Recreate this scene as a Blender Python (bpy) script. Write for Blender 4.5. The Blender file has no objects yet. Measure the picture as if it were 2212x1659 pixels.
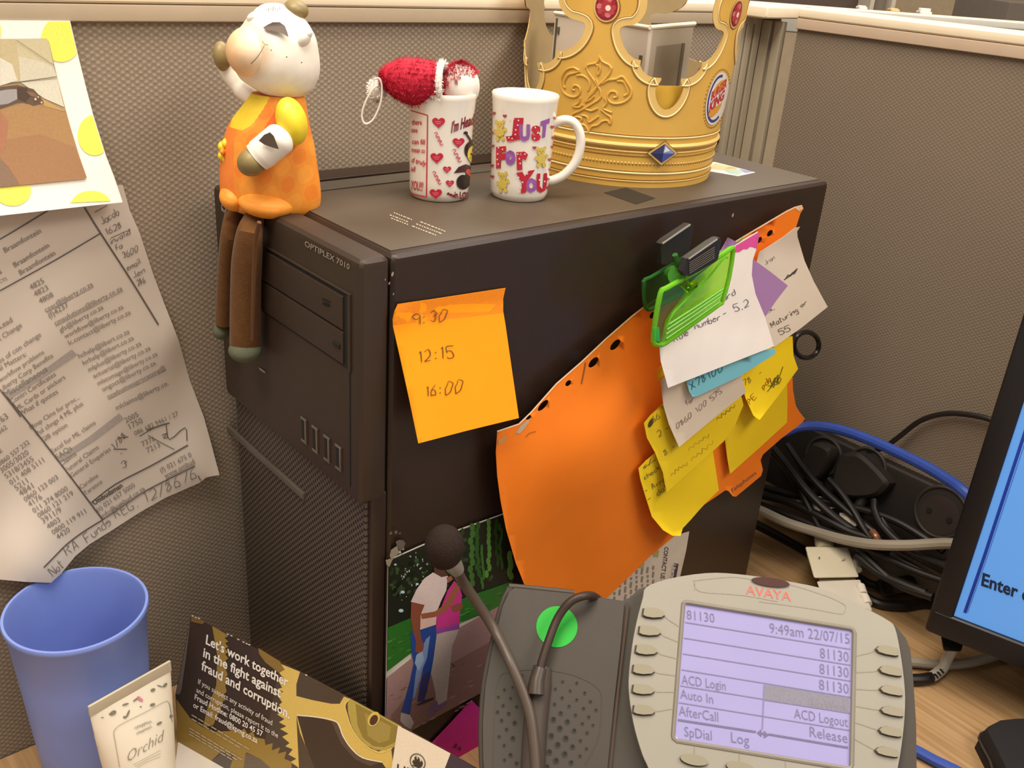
import bpy, bmesh, math, random
from mathutils import Vector, Matrix
from mathutils.geometry import delaunay_2d_cdt, tessellate_polygon
random.seed(7)
V = Vector
sc = bpy.context.scene
col = sc.collection

# ------------------------------------------------------------------ camera, light, exposure
IW, IH, FPX = 2212.0, 1659.0, 2071.257
cam_d = bpy.data.cameras.new('camera')
cam = bpy.data.objects.new('camera', cam_d); col.objects.link(cam)
cam.location = (-0.24579, -0.39719, 0.53999)
cam.rotation_euler = (math.radians(64.94327), math.radians(-3.90603), math.radians(-39.86014))
cam_d.sensor_width = 36; cam_d.lens = FPX / IW * 36; cam_d.clip_start = .01
sc.camera = cam
w = bpy.data.worlds.new('world'); sc.world = w; w.use_nodes = True
w.node_tree.nodes['Background'].inputs[0].default_value = (1, .92, .84, 1)
w.node_tree.nodes['Background'].inputs[1].default_value = .36
def area(loc, target, sx, sy, power, color):
    d = bpy.data.lights.new('ceiling_or_fill_lamp', 'AREA'); d.shape = 'RECTANGLE'; d.size = sx; d.size_y = sy
    d.energy = power; d.color = color
    o = bpy.data.objects.new('ceiling_or_fill_lamp', d); col.objects.link(o); o.location = loc
    o.rotation_euler = (V(target) - V(loc)).to_track_quat('-Z', 'Y').to_euler()
area((-.25, -.08, 1.50), (-.25, -.08, 0), 1.2, .5, 19, (1, .90, .77))
area((1.5, .9, 1.85), (1.5, .9, 0), 1.2, .6, 20, (1, .89, .75))
area((.75, -1.15, 1.70), (.55, -.95, 0), 1.3, .7, 21, (1, .92, .83))  # unseen fill lamp, added to brighten the faces towards the camera
sc.view_settings.view_transform = 'Standard'; sc.view_settings.look = 'None'
sc.view_settings.gamma = 1; sc.view_settings.use_curve_mapping = False
sc.view_settings.exposure = .45

# ------------------------------------------------------------------ photo pixel -> point on a real surface
CAM = V(cam.location); RM = cam.rotation_euler.to_matrix()
RIGHT = V((RM[0][0], RM[1][0], 0)).normalized()        # horizontal, to the camera's right
AWAY = V((-RIGHT.y, RIGHT.x, 0))                       # horizontal, away from the camera
UP = V((0, 0, 1))
def pix(P):
    c = RM.transposed() @ (V(P) - CAM); return IW/2 - FPX*c.x/c.z, IH/2 + FPX*c.y/c.z
def ray(u, v): return RM @ V(((u - IW/2)/FPX, -(v - IH/2)/FPX, -1))
def S_axis(ax, val):
    f = val if callable(val) else (lambda u, v: val)
    def s(u, v, off=0.0):
        d = ray(u, v); p = CAM + d*((f(u, v) - CAM[ax])/d[ax])
        return p + (CAM - p).normalized()*off
    return s
def SX(v): return S_axis(0, v)
def SY(v): return S_axis(1, v)
def SZ(v): return S_axis(2, v)
def S_plane(P, n, lift=None):
    P = V(P); n = V(n)
    def s(u, v, off=0.0):
        d = ray(u, v); k = lift(u, v) if lift else 0
        p = CAM + d*((P + n*k - CAM).dot(n)/d.dot(n))
        return p + (CAM - p).normalized()*off
    return s
def S_cone(cx, cy, r0, k, zb):
    O = CAM - V((cx, cy, 0)); a0 = r0 + k*(O.z - zb)
    def s(u, v, off=0.0):
        d = ray(u, v); a1 = k*d.z
        A = d.x**2 + d.y**2 - a1*a1; B = 2*(O.x*d.x + O.y*d.y - a0*a1); C = O.x**2 + O.y**2 - a0*a0
        D = B*B - 4*A*C; k_ = 0
        if D < 0:                                # outside the outline: slide to the rim of what can be seen
            q = pix((cx, cy, zb + .05)); q2 = pix((cx, cy, zb)); um = q[0] + (q2[0]-q[0])*(v-q[1])/(q2[1]-q[1])
            while D < 0 and k_ < 120:
                u += .6 if um > u else -.6; k_ += 1; d = ray(u, v); a1 = k*d.z
                A = d.x**2 + d.y**2 - a1*a1; B = 2*(O.x*d.x + O.y*d.y - a0*a1); D = B*B - 4*A*C
            D = max(D, 0)
        p = CAM + d*((-B - math.sqrt(D))/(2*A))
        n = V((p.x - cx, p.y - cy, 0)).normalized()
        return p + n*off
    s.step = 5
    return s
def crop(x0, y0, s): return lambda *p: [(x0 + s*a, y0 + s*b) for a, b in zip(p[::2], p[1::2])]

# ------------------------------------------------------------------ materials
MATS = {}
def lin(c):
    if isinstance(c, str): c = tuple(int(c[i:i+2], 16) for i in (0, 2, 4))
    return tuple((x/255/12.92 if x/255 <= .04045 else ((x/255 + .055)/1.055)**2.4) for x in c[:3])
def mat(name, c='808080', rough=.5, metal=0, spec=.5, var=.06, scale=60, bump=0, bscale=400, **kw):
    if name in MATS: return MATS[name]
    m = bpy.data.materials.new(name); m.use_nodes = True; nt = m.node_tree; b = nt.nodes['Principled BSDF']
    c = lin(c)
    b.inputs['Roughness'].default_value = rough; b.inputs['Metallic'].default_value = metal
    b.inputs['Specular IOR Level'].default_value = spec
    tc = nt.nodes.new('ShaderNodeTexCoord')
    no = nt.nodes.new('ShaderNodeTexNoise'); no.inputs['Scale'].default_value = scale; no.inputs['Detail'].default_value = 4
    nt.links.new(tc.outputs['Object'], no.inputs['Vector'])
    mx = nt.nodes.new('ShaderNodeMix'); mx.data_type = 'RGBA'
    mx.inputs[6].default_value = tuple(x*(1 - var*2) for x in c) + (1,); mx.inputs[7].default_value = tuple(min(1, x*(1 + var*2)) for x in c) + (1,)
    nt.links.new(no.outputs['Fac'], mx.inputs[0]); nt.links.new(mx.outputs[2], b.inputs['Base Color'])
    if bump:
        n2 = nt.nodes.new('ShaderNodeTexNoise'); n2.inputs['Scale'].default_value = bscale
        nt.links.new(tc.outputs['Object'], n2.inputs['Vector'])
        bp = nt.nodes.new('ShaderNodeBump'); bp.inputs['Strength'].default_value = bump; bp.inputs['Distance'].default_value = .0005
        nt.links.new(n2.outputs['Fac'], bp.inputs['Height']); nt.links.new(bp.outputs['Normal'], b.inputs['Normal'])
    if 'emit' in kw:
        b.inputs['Emission Color'].default_value = lin(kw['emit']) + (1,); b.inputs['Emission Strength'].default_value = kw.get('es', 1)
    if 'trans' in kw: b.inputs['Transmission Weight'].default_value = kw['trans']; b.inputs['IOR'].default_value = 1.3
    if 'coat' in kw: b.inputs['Coat Weight'].default_value = kw['coat']; b.inputs['Coat Roughness'].default_value = .08
    if 'sheen' in kw: b.inputs['Sheen Weight'].default_value = kw['sheen']
    if 'alpha' in kw: b.inputs['Alpha'].default_value = kw['alpha']
    MATS[name] = m; return m
def ink(name, rough=.6, spec=.3, var=.08, scale=900, emit=0):
    """printed or painted colours: the colour of each face is stored in the mesh attribute Col"""
    if name in MATS: return MATS[name]
    m = bpy.data.materials.new(name); m.use_nodes = True; nt = m.node_tree; b = nt.nodes['Principled BSDF']
    at = nt.nodes.new('ShaderNodeAttribute'); at.attribute_name = 'Col'
    tc = nt.nodes.new('ShaderNodeTexCoord'); no = nt.nodes.new('ShaderNodeTexNoise'); no.inputs['Scale'].default_value = scale
    nt.links.new(tc.outputs['Object'], no.inputs['Vector'])
    mr = nt.nodes.new('ShaderNodeMapRange'); mr.inputs[1].default_value = .3; mr.inputs[2].default_value = .7; mr.inputs[3].default_value = 1 - var; mr.inputs[4].default_value = 1 + var
    nt.links.new(no.outputs['Fac'], mr.inputs[0])
    vm = nt.nodes.new('ShaderNodeVectorMath'); vm.operation = 'SCALE'
    nt.links.new(at.outputs['Color'], vm.inputs[0]); nt.links.new(mr.outputs[0], vm.inputs['Scale'])
    nt.links.new(vm.outputs[0], b.inputs['Base Color'])
    b.inputs['Roughness'].default_value = rough; b.inputs['Specular IOR Level'].default_value = spec
    if emit:
        nt.links.new(vm.outputs[0], b.inputs['Emission Color']); b.inputs['Emission Strength'].default_value = emit
    MATS[name] = m; return m
def weave(name, ca, cb, ax, pu, pv, rows=0):
    """woven partition cloth: raised bright knots in a staggered lattice; ax = the axis that runs along the wall"""
    m = bpy.data.materials.new(name); m.use_nodes = True; nt = m.node_tree; b = nt.nodes['Principled BSDF']
    L = nt.links.new; N = nt.nodes.new
    tc = N('ShaderNodeTexCoord'); sp = N('ShaderNodeSeparateXYZ'); L(tc.outputs['Object'], sp.inputs[0])
    wob = N('ShaderNodeTexNoise'); wob.inputs['Scale'].default_value = 40; L(tc.outputs['Object'], wob.inputs['Vector'])
    def ma(op, a, bb=None):
        n = N('ShaderNodeMath'); n.operation = op
        for i, x in enumerate((a, bb)):
            if x is None: continue
            if isinstance(x, (int, float)): n.inputs[i].default_value = x
            else: L(x, n.inputs[i])
        return n.outputs[0]
    u = ma('MULTIPLY', ma('ADD', sp.outputs[ax], ma('MULTIPLY', wob.outputs['Fac'], .0012)), 2*math.pi/pu)
    v = ma('MULTIPLY', ma('ADD', sp.outputs[2], ma('MULTIPLY', wob.outputs['Fac'], .0016)), 2*math.pi/pv)
    s = ma('MULTIPLY', ma('SINE', u), ma('SINE', v))
    s = ma('ADD', ma('MULTIPLY', s, .5), .5)
    s2 = ma('POWER', s, 2.6)
    no = N('ShaderNodeTexNoise'); no.inputs['Scale'].default_value = 700; L(tc.outputs['Object'], no.inputs['Vector'])
    no2 = N('ShaderNodeTexNoise'); no2.inputs['Scale'].default_value = 9; L(tc.outputs['Object'], no2.inputs['Vector'])
    f = ma('ADD', ma('MULTIPLY', s2, .75), ma('ADD', ma('MULTIPLY', ma('SUBTRACT', no.outputs['Fac'], .5), .5), ma('MULTIPLY', ma('SUBTRACT', no2.outputs['Fac'], .5), .3)))
    mx = N('ShaderNodeMix'); mx.data_type = 'RGBA'; mx.inputs[6].default_value = lin(ca) + (1,); mx.inputs[7].default_value = lin(cb) + (1,)
    L(f, mx.inputs[0]); L(mx.outputs[2], b.inputs['Base Color'])
    bp = N('ShaderNodeBump'); bp.inputs['Strength'].default_value = .3; bp.inputs['Distance'].default_value = .0005
    L(s, bp.inputs['Height']); L(bp.outputs['Normal'], b.inputs['Normal'])
    b.inputs['Roughness'].default_value = .95; b.inputs['Specular IOR Level'].default_value = .1
    return m

# ------------------------------------------------------------------ mesh builder
TXT = {}
def text_mesh(s, bold=0.0):
    k = (s, bold)
    if k not in TXT:
        c = bpy.data.curves.new('t', 'FONT'); c.body = s; c.size = 1; c.offset = bold; c.resolution_u = 2
        o = bpy.data.objects.new('t', c); me = bpy.data.meshes.new_from_object(o)
        vs = [(v.co.x, v.co.y) for v in me.vertices]; fs = [tuple(p.vertices) for p in me.polygons]
        bpy.data.objects.remove(o); bpy.data.meshes.remove(me); bpy.data.curves.remove(c)
        TXT[k] = (vs, fs)
    return TXT[k]
def cr(pts, n=8, closed=False):
    """Catmull-Rom through points of any dimension"""
    P = [V(p) for p in pts]; out = []; N = len(P)
    rng = range(N) if closed else range(N - 1)
    for i in rng:
        if closed: a, b, c, d = P[i-1], P[i], P[(i+1) % N], P[(i+2) % N]
        else: b, c = P[i], P[i+1]; a = P[i-1] if i else b*2 - c; d = P[i+2] if i + 2 < N else c*2 - b
        for j in range(n):
            t = j/n
            out.append(.5*((2*b) + (c - a)*t + (2*a - 5*b + 4*c - d)*t*t + (3*b - a - 3*c + d)*t**3))
    if not closed: out.append(P[-1])
    return out
def inpoly(x, y, P):
    r = False; j = len(P) - 1
    for i in range(len(P)):
        if (P[i][1] > y) != (P[j][1] > y) and x < (P[j][0]-P[i][0])*(y-P[i][1])/(P[j][1]-P[i][1]) + P[i][0]: r = not r
        j = i
    return r
def cdt(outline, step=None, holes=()):
    pts = []; edges = []
    for L in [outline] + list(holes):
        b = len(pts); L = [tuple(p)[:2] for p in L]
        if step:
            L2 = []
            for i in range(len(L)):
                a, c = V(L[i]), V(L[(i+1) % len(L)]); n = max(1, int((c - a).length/step))
                L2 += [tuple(a + (c - a)*(k/n)) for k in range(n)]
            L = L2
        pts += L; edges += [(b + i, b + (i+1) % len(L)) for i in range(len(L))]
    if step:
        xs = [p[0] for p in outline]; ys = [p[1] for p in outline]
        x = min(xs) + step/2
        while x < max(xs):
            y = min(ys) + step/2
            while y < max(ys):
                if inpoly(x, y, outline) and not any(inpoly(x, y, h) for h in holes): pts.append((x, y))
                y += step
            x += step
    r = delaunay_2d_cdt([V(p) for p in pts], edges, [], 0, 1e-5)
    vs = [tuple(v) for v in r[0]]; fs = []
    for f in r[2]:
        cx = sum(vs[i][0] for i in f)/len(f); cy = sum(vs[i][1] for i in f)/len(f)
        if inpoly(cx, cy, outline) and not any(inpoly(cx, cy, h) for h in holes): fs.append(tuple(f))
    return vs, fs
class MB:
    def __init__(s): s.v = []; s.f = []; s.c = []; s.lay = 0
    def add(s, vs, fs, c=None):
        b = len(s.v); s.v += [V(p) for p in vs]; s.f += [tuple(b + i for i in f) for f in fs]
        s.c += [c]*len(fs) if not isinstance(c, list) else c
        return s
    # solids
    def box(s, c, d, rot=None, bev=0, c_=None):
        bm = bmesh.new(); bmesh.ops.create_cube(bm, size=1)
        bmesh.ops.scale(bm, vec=V(d), verts=bm.verts)
        if bev: bmesh.ops.bevel(bm, geom=bm.edges[:], offset=bev, segments=3, profile=.6, affect='EDGES')
        return s.bm(bm, Matrix.Translation(V(c)) @ (rot.to_4x4() if rot else Matrix()), c_)
    def bm(s, bm, M=None, c_=None):
        bm.verts.index_update(); M = M or Matrix()
        s.add([M @ v.co for v in bm.verts], [[v.index for v in f.verts] for f in bm.faces], c_); bm.free(); return s
    def hexa(s, P, bev=0):
        """solid from eight corners: four of the near face then the four behind them"""
        bm = bmesh.new(); vs = [bm.verts.new(p) for p in P]
        for f in ((0,1,2,3), (7,6,5,4), (0,4,5,1), (1,5,6,2), (2,6,7,3), (3,7,4,0)): bm.faces.new([vs[i] for i in f])
        bmesh.ops.recalc_face_normals(bm, faces=bm.faces[:])
        if bev: bmesh.ops.bevel(bm, geom=bm.edges[:], offset=bev, segments=3, profile=.6, affect='EDGES')
        return s.bm(bm)
    def tube(s, path, r, seg=10, c=None, cap=True):
        P = [V(p) for p in path]; n = len(P); rr = r if isinstance(r, (list, tuple)) else [r]*n
        t = (P[1] - P[0]).normalized(); a = t.orthogonal().normalized(); vs = []; fs = []
        for i in range(n):
            t2 = ((P[min(i+1, n-1)] - P[max(i-1, 0)])).normalized()
            a = (a - t2*a.dot(t2)).normalized(); b = t2.cross(a)
            for k in range(seg):
                g = 2*math.pi*k/seg; vs.append(P[i] + (a*math.cos(g) + b*math.sin(g))*rr[i])
        for i in range(n-1):
            for k in range(seg): fs.append((i*seg+k, i*seg+(k+1) % seg, (i+1)*seg+(k+1) % seg, (i+1)*seg+k))
        if cap: fs += [tuple(range(seg))[::-1], tuple((n-1)*seg + k for k in range(seg))]
        return s.add(vs, fs, c)
    def ring(s, path, r, seg=8, c=None):
        P = [V(p) for p in path]; n = len(P); vs = []; fs = []
        cen = sum(P, V((0,0,0)))/n; nn = (P[0]-cen).cross(P[n//4]-cen).normalized()
        for i in range(n):
            t = (P[(i+1) % n] - P[i-1]).normalized(); a = nn; b = t.cross(a).normalized()
            for k in range(seg):
                g = 2*math.pi*k/seg; vs.append(P[i] + (a*math.cos(g) + b*math.sin(g))*r)
        for i in range(n):
            j = (i+1) % n
            for k in range(seg): fs.append((i*seg+k, i*seg+(k+1) % seg, j*seg+(k+1) % seg, j*seg+k))
        return s.add(vs, fs, c)
    def lathe(s, c, prof, seg=64, axis=None):
        """profile of (radius, height) round the vertical through c"""
        c = V(c); vs = []; fs = []; n = len(prof)
        for r, z in prof:
            for k in range(seg):
                g = 2*math.pi*k/seg; vs.append(c + V((r*math.cos(g), r*math.sin(g), z)))
        for i in range(n-1):
            for k in range(seg): fs.append((i*seg+k, i*seg+(k+1) % seg, (i+1)*seg+(k+1) % seg, (i+1)*seg+k))
        if prof[0][0] > 0: fs.append(tuple(range(seg))[::-1])
        if prof[-1][0] > 0: fs.append(tuple((n-1)*seg + k for k in range(seg)))
        return s.add(vs, fs)
    def ell(s, c, rx, ry, rz, ang=0, seg=28, rings=18, colf=None, c_=None):
        """ellipsoid, axes: camera right, away, up; ang turns it in the picture plane"""
        c = V(c); ca, sa = math.cos(ang), math.sin(ang)
        ex = RIGHT*ca + UP*sa; ez = UP*ca - RIGHT*sa; vs = []; fs = []
        for i in range(rings + 1):
            t = math.pi*i/rings
            for k in range(seg):
                g = 2*math.pi*k/seg
                vs.append(c + ex*(rx*math.sin(t)*math.cos(g)) + AWAY*(ry*math.sin(t)*math.sin(g)) + ez*(rz*math.cos(t)))
        for i in range(rings):
            for k in range(seg): fs.append((i*seg+k, (i+1)*seg+k, (i+1)*seg+(k+1) % seg, i*seg+(k+1) % seg))
        return s.add(vs, fs, c_)
    def loft(s, surf, rows, depth=.85, seg=64, sub=6, colf=None, away=0.0, shift=None):
        """rounded solid: rows of (y, left x, right x) read off the photo give the outline on surf; each row is a level ellipse"""
        R = cr(rows, sub); vs = []; fs = []; cs = []; n = len(R); px = []
        for y, a, b in R:
            A = surf(a, y); B = surf(b, y); c = (A + B)/2 + AWAY*away; r = (B - A).length/2
            for k in range(seg):
                g = 2*math.pi*k/seg
                vs.append(c + RIGHT*(r*math.cos(g)) + AWAY*(r*depth*math.sin(g))); px.append(((a+b)/2 + (b-a)/2*math.cos(g), y, math.sin(g)))
        for i in range(n-1):
            for k in range(seg):
                f = (i*seg+k, (i+1)*seg+k, (i+1)*seg+(k+1) % seg, i*seg+(k+1) % seg); fs.append(f)
                if colf: cs.append(colf(*pix((vs[f[0]] + vs[f[2]])/2), px[f[0]][2]))
        fs += [tuple(range(seg)), tuple((n-1)*seg + k for k in range(seg))[::-1]]
        if colf: cs += [colf(px[0][0], px[0][1], -1), colf(px[-1][0], px[-1][1], -1)]
        return s.add(vs, fs, cs if colf else None)
    # sheets and print laid on a surface
    def sheet(s, surf, outline, th=.0003, step=24, holes=(), c=None, back=None):
        vs, fs = cdt(outline, step, holes); n = len(vs)
        top = [surf(*p) for p in vs]; d = back or AWAY
        bot = [p + V(d)*th for p in top]
        ed = {}
        for f in fs:
            for i in range(len(f)): ed[(f[i], f[(i+1) % len(f)])] = 1
        side = [(a, n+a, n+b, b) for a, b in ed if (b, a) not in ed]
        return s.add(top + bot, [f[::-1] for f in fs] + [tuple(n + i for i in f) for f in fs] + side, c)
    def slab(s, fn, outline, th, step=None, holes=(), c=None):
        """plate: fn(x, y, depth) gives the point; depth 0 at the face, th at the back"""
        vs, fs = cdt(outline, step, holes); n = len(vs)
        ed = {}
        for f in fs:
            for i in range(len(f)): ed[(f[i], f[(i+1) % len(f)])] = 1
        side = [(a, n+a, n+b, b) for a, b in ed if (b, a) not in ed]
        return s.add([fn(x, y, 0) for x, y in vs] + [fn(x, y, th) for x, y in vs], [f[::-1] for f in fs] + [tuple(n + i for i in f) for f in fs] + side, c)
    def poly(s, surf, P, c, off=.0004, step=None, smooth=0, holes=()):
        if smooth: P = cr([p[:2] for p in P], smooth, True)
        P = [tuple(p)[:2] for p in P]; s.lay += 1; step = step or getattr(surf, 'step', None)
        if step or holes: vs, fs = cdt(P, step, holes)
        else:
            vs = P; fs = tessellate_polygon([[V((x, y, 0)) for x, y in P]])
        return s.add([surf(x, y, off + s.lay*2e-6) for x, y in vs], fs, c)
    def line(s, surf, P, wd, c, off=.0004, smooth=0, taper=False):
        """pen or printed line of width wd (photo pixels)"""
        P = cr(P, smooth) if smooth else [V(p) for p in P]
        if getattr(surf, 'step', None):
            P = [a + (b - a)*(k/max(1, int((b-a).length/4))) for a, b in zip(P, P[1:]) for k in range(max(1, int((b-a).length/4)))] + P[-1:]
        vs = []; n = len(P)
        for i in range(n):
            t = (P[min(i+1, n-1)] - P[max(i-1, 0)]); t = t.normalized() if t.length else V((1, 0))
            k = wd/2*(.55 + .45*math.sin(math.pi*(i + .5)/n) if taper else 1); q = V((-t.y, t.x))*k
            for e in (P[i] + q, P[i] - q): vs.append(surf(e.x, e.y, off))
        return s.add(vs, [(2*i, 2*i+1, 2*i+3, 2*i+2) for i in range(n-1)], c)
    def disc(s, surf, c, rx, ry, colr, ang=0, n=20, off=.0004, a0=0, a1=6.2832):
        P = []
        for i in range(n):
            g = a0 + (a1 - a0)*i/(n if a1 - a0 > 6.28 else n-1); x, y = rx*math.cos(g), ry*math.sin(g)
            P.append((c[0] + x*math.cos(ang) - y*math.sin(ang), c[1] + x*math.sin(ang) + y*math.cos(ang)))
        return s.poly(surf, P, colr, off)
    def text(s, surf, t, p0, p1, c, h=None, bold=0.0, off=.0005, up=None, lim=None, fit=False):
        """set t on the baseline p0-p1 (photo pixels on surf); h = cap height in pixels, up = its direction"""
        vs, fs = text_mesh(t, bold)
        if not vs: return s
        x0 = min(v[0] for v in vs); x1 = max(v[0] for v in vs)
        p0, p1 = V(p0), V(p1); ex = (p1 - p0)/(x1 - x0)
        if up: ey = V(up).normalized()*((h or ex.length*.7)/.7)
        else: ey = V((ex.y, -ex.x)); ey = ey*(h/.7/ey.length) if h else ey
        if fit: y0 = min(v[1] for v in vs); ey = ey*(.7/(max(v[1] for v in vs) - y0)); vs = [(x, y - y0) for x, y in vs]
        P = [p0 + ex*(x - x0) + ey*y for x, y in vs]
        if lim: P = [V((min(max(p.x, lim[0]), lim[1]), p.y)) for p in P]
        return s.add([surf(p.x, p.y, off) for p in P], fs, c)
    def scrib(s, surf, p0, p1, c, h, wd=1.5, n=9, off=.0005):
        """an unreadable pencilled word"""
        p0, p1 = V(p0), V(p1); d = p1 - p0; q = V((d.y, -d.x)).normalized()*h
        s.line(surf, [p0 + d*(i/n) + q*(.5 + random.uniform(.15, .5)*(1 if i % 2 else -1)) for i in range(n + 1)], wd, c, off, 4, True); return s
    def hand(s, surf, t, p0, p1, c, h, wd=2.2, slant=.12, off=.0005, jit=.25):
        """handwriting in single pen strokes"""
        p0, p1 = V(p0), V(p1); W = sum(PEN.get(ch, ('', 3))[1] + 1.2 for ch in t); ex = (p1 - p0)/W
        ey = V((ex.y, -ex.x)).normalized()*(h/6); x = 0
        for ch in t:
            st, wdt = PEN.get(ch, ('', 3)); dy = random.uniform(-jit, jit)
            for k in st.replace(' ', '').split('|'):
                pts = [(int(k[i]), int(k[i+1]) - 2) for i in range(0, len(k) - 1, 2)]
                if not pts: continue
                if len(pts) == 1:
                    a, b = pts[0]; q = p0 + ex*(x + a + slant*b) + ey*(b + dy); s.disc(surf, (q.x, q.y), wd*.7, wd*.7, c, n=8, off=off); continue
                P = [p0 + ex*(x + a + slant*b + random.uniform(-.12, .12)) + ey*(b + dy + random.uniform(-.12, .12)) for a, b in pts]
                s.line(surf, P, wd, c, off, 5, True)
            x += wdt + 1.2
        return s
# pen strokes: two digits per point (x, y+2), strokes split by |
PEN = {}
PEN.update({
 '0': ('281605030212334557382 8'.replace(' ', ''), 5), '1': ('182 8|2822'.replace(' ', '').replace('18', '17').replace('|', '|'), 3), '2': ('072838465 402 2242'.replace(' ', '').replace('5402', '3402'), 4),
 '3': ('0728374625|2536342203', 4), '4': ('280434|3732', 4), '5': ('480805|0516354332 1203'.replace(' ', ''), 4), '6': ('381604021232342505', 4), '7': ('084812', 4),
 '8': ('372806173423120326374', 4), '9': ('472807062546|4742', 4), ':': ('16|13', 2), '/': ('4801', 4), '-': ('0535', 4), '.': ('12', 2), ' ': ('', 3),
 'R': ('0802|0828473605|2542', 5), 'u': ('05031232|3532', 3), 'l': ('1812', 1), 'e': ('0434251503122 2 33'.replace(' ', ''), 3), 'n': ('0502|042535 32'.replace(' ', ''), 3), 'm': ('0502|04152422|2435 4542'.replace(' ', ''), 4),
 'b': ('0802|0425342212 03'.replace(' ', ''), 3), 'r': ('0502|042535', 3), 'X': ('0842|4802', 5), 'a': ('3515031232 35|3532'.replace(' ', ''), 3), 'd': ('3515031232|3832', 3), 'M': ('02082448 42'.replace(' ', ''), 5),
 't': ('18131222|0636', 3), 'i': ('1512|17', 1), 'g': ('35150413 33|35301000'.replace(' ', ''), 3), 'o': ('2504122234 25'.replace(' ', ''), 3), 'k': ('0802|3504|1432', 3), 'c': ('35150312 33'.replace(' ', ''), 3), 'h': ('0802|04253532', 3),
 's': ('35150434 2202'.replace(' ', ''), 3), 'A': ('022842|1434', 5), 'P': ('0802|08283605', 4), 'p': ('0500|0425341203', 3), 'E': ('48080242|0535', 4), 'F': ('080 2|0848|0535'.replace(' ', ''), 4), 'G': ('472806031242 4424'.replace(' ', ''), 5), 'N': ('02084248', 4),
 'J': ('38332203', 3), 'v': ('051235', 3), 'I': ('1812', 2), 'f': ('3828 1712|0535'.replace(' ', ''), 3), 'L': ('080232', 3), 'y': ('05133 5|350 0'.replace(' ', ''), 3), 'w': ('0512 243245'.replace(' ', ''), 4), 'C': ('4728060312 42'.replace(' ', ''), 5)})

# ------------------------------------------------------------------ objects
ORG = {}
def tagp(o, label=None, cat=None, group=None, kind=None):
    if label: o['label'] = label
    if cat: o['category'] = cat
    if group: o['group'] = group
    if kind: o['kind'] = kind
    return o
def thing(name, label, cat, loc, group=None, kind=None):
    o = bpy.data.objects.new(name, None); col.objects.link(o); o.location = loc; o.empty_display_size = .02
    ORG[o] = V(loc); return tagp(o, label, cat, group, kind)
def put(name, mb, m, parent=None, loc=None, smooth=True, kind=None, label=None, ang=35):
    me = bpy.data.meshes.new(name)
    org = ORG[parent] if parent else V(loc if loc is not None else (0, 0, 0))
    me.from_pydata([tuple(v - org) for v in mb.v], [], mb.f)
    if any(c is not None for c in mb.c):
        at = me.attributes.new('Col', 'FLOAT_COLOR', 'CORNER'); data = []; cache = {}
        for p, c in zip(me.polygons, mb.c):
            if c not in cache: cache[c] = list(lin(c or '808080')) + [1.0]
            data += cache[c]*p.loop_total
        at.data.foreach_set('color', data)
    if smooth:
        me.polygons.foreach_set('use_smooth', [True]*len(me.polygons))
        me.set_sharp_from_angle(angle=math.radians(ang))
    me.materials.append(m); me.update()
    o = bpy.data.objects.new(name, me); col.objects.link(o)
    if parent: o.parent = parent
    else: o.location = org
    ORG[o] = org
    return tagp(o, label, None, None, kind)
INK = ink('printed_ink'); INKG = ink('glossy_print', .25, .5, .05); PAINT = ink('painted_glaze', .55, .4, .06, 120)
# ------------------------------------------------------------------ the setting
T = .387                      # top of the computer
YW, XW = .186, .5517          # partition faces
ZR, ZC, ZT = .4812, .4905, .4985
cloth_l = weave('partition_cloth', '86796a', 'beac94', 0, .0053, .0037)
cloth_r = weave('partition_cloth_fine', '7d6f60', '998977', 1, .0044, .0032)
alu = mat('painted_aluminium', 'b3a188', .42, .0, .5, .03)
cream = mat('cream_cap_plastic', 'f0dfc2', .4, 0, .5, .02)
groove = mat('dark_groove', '5f5648', .8)
def struct(name, label, loc=(0, 0, 0)): return thing(name, label, None, loc, None, 'structure')
wl = struct('wall_left', 'beige woven partition panel behind the computer with metal top rail')
put('cloth_panel', MB().box((.05, YW + .02, ZR/2 - .1), (1.0, .04, ZR + .2)), cloth_l, wl)
put('top_rail', MB().box((.05, YW + .019, (ZR + ZC)/2), (1.0, .046, ZC - ZR), bev=.0012), alu, wl)
put('rail_lip', MB().box((.05, YW + .019, ZC + .0006), (1.0, .043, .0016)), groove, wl)
put('cap_strip', MB().box((.05, YW + .019, ZC + .0045), (1.0, .047, .0085), bev=.003), cream, wl)
wr = struct('wall_right', 'beige woven partition panel on the right of the desk corner')
put('cloth_panel', MB().box((XW + .02, -.37, ZR/2 - .1), (.04, 1.03, ZR + .2)), cloth_r, wr)
put('top_rail', MB().box((XW + .019, -.37, (ZR + ZC)/2), (.046, 1.03, ZC - ZR), bev=.0012), mat('warm_aluminium', 'c4ac94', .42, 0, .5, .03), wr)
put('rail_lip', MB().box((XW + .019, -.37, ZC + .0006), (.043, 1.03, .0016)), groove, wr)
put('cap_strip', MB().box((XW + .019, -.37, ZC + .0045), (.047, 1.03, .0085), bev=.003), cream, wr)
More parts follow.
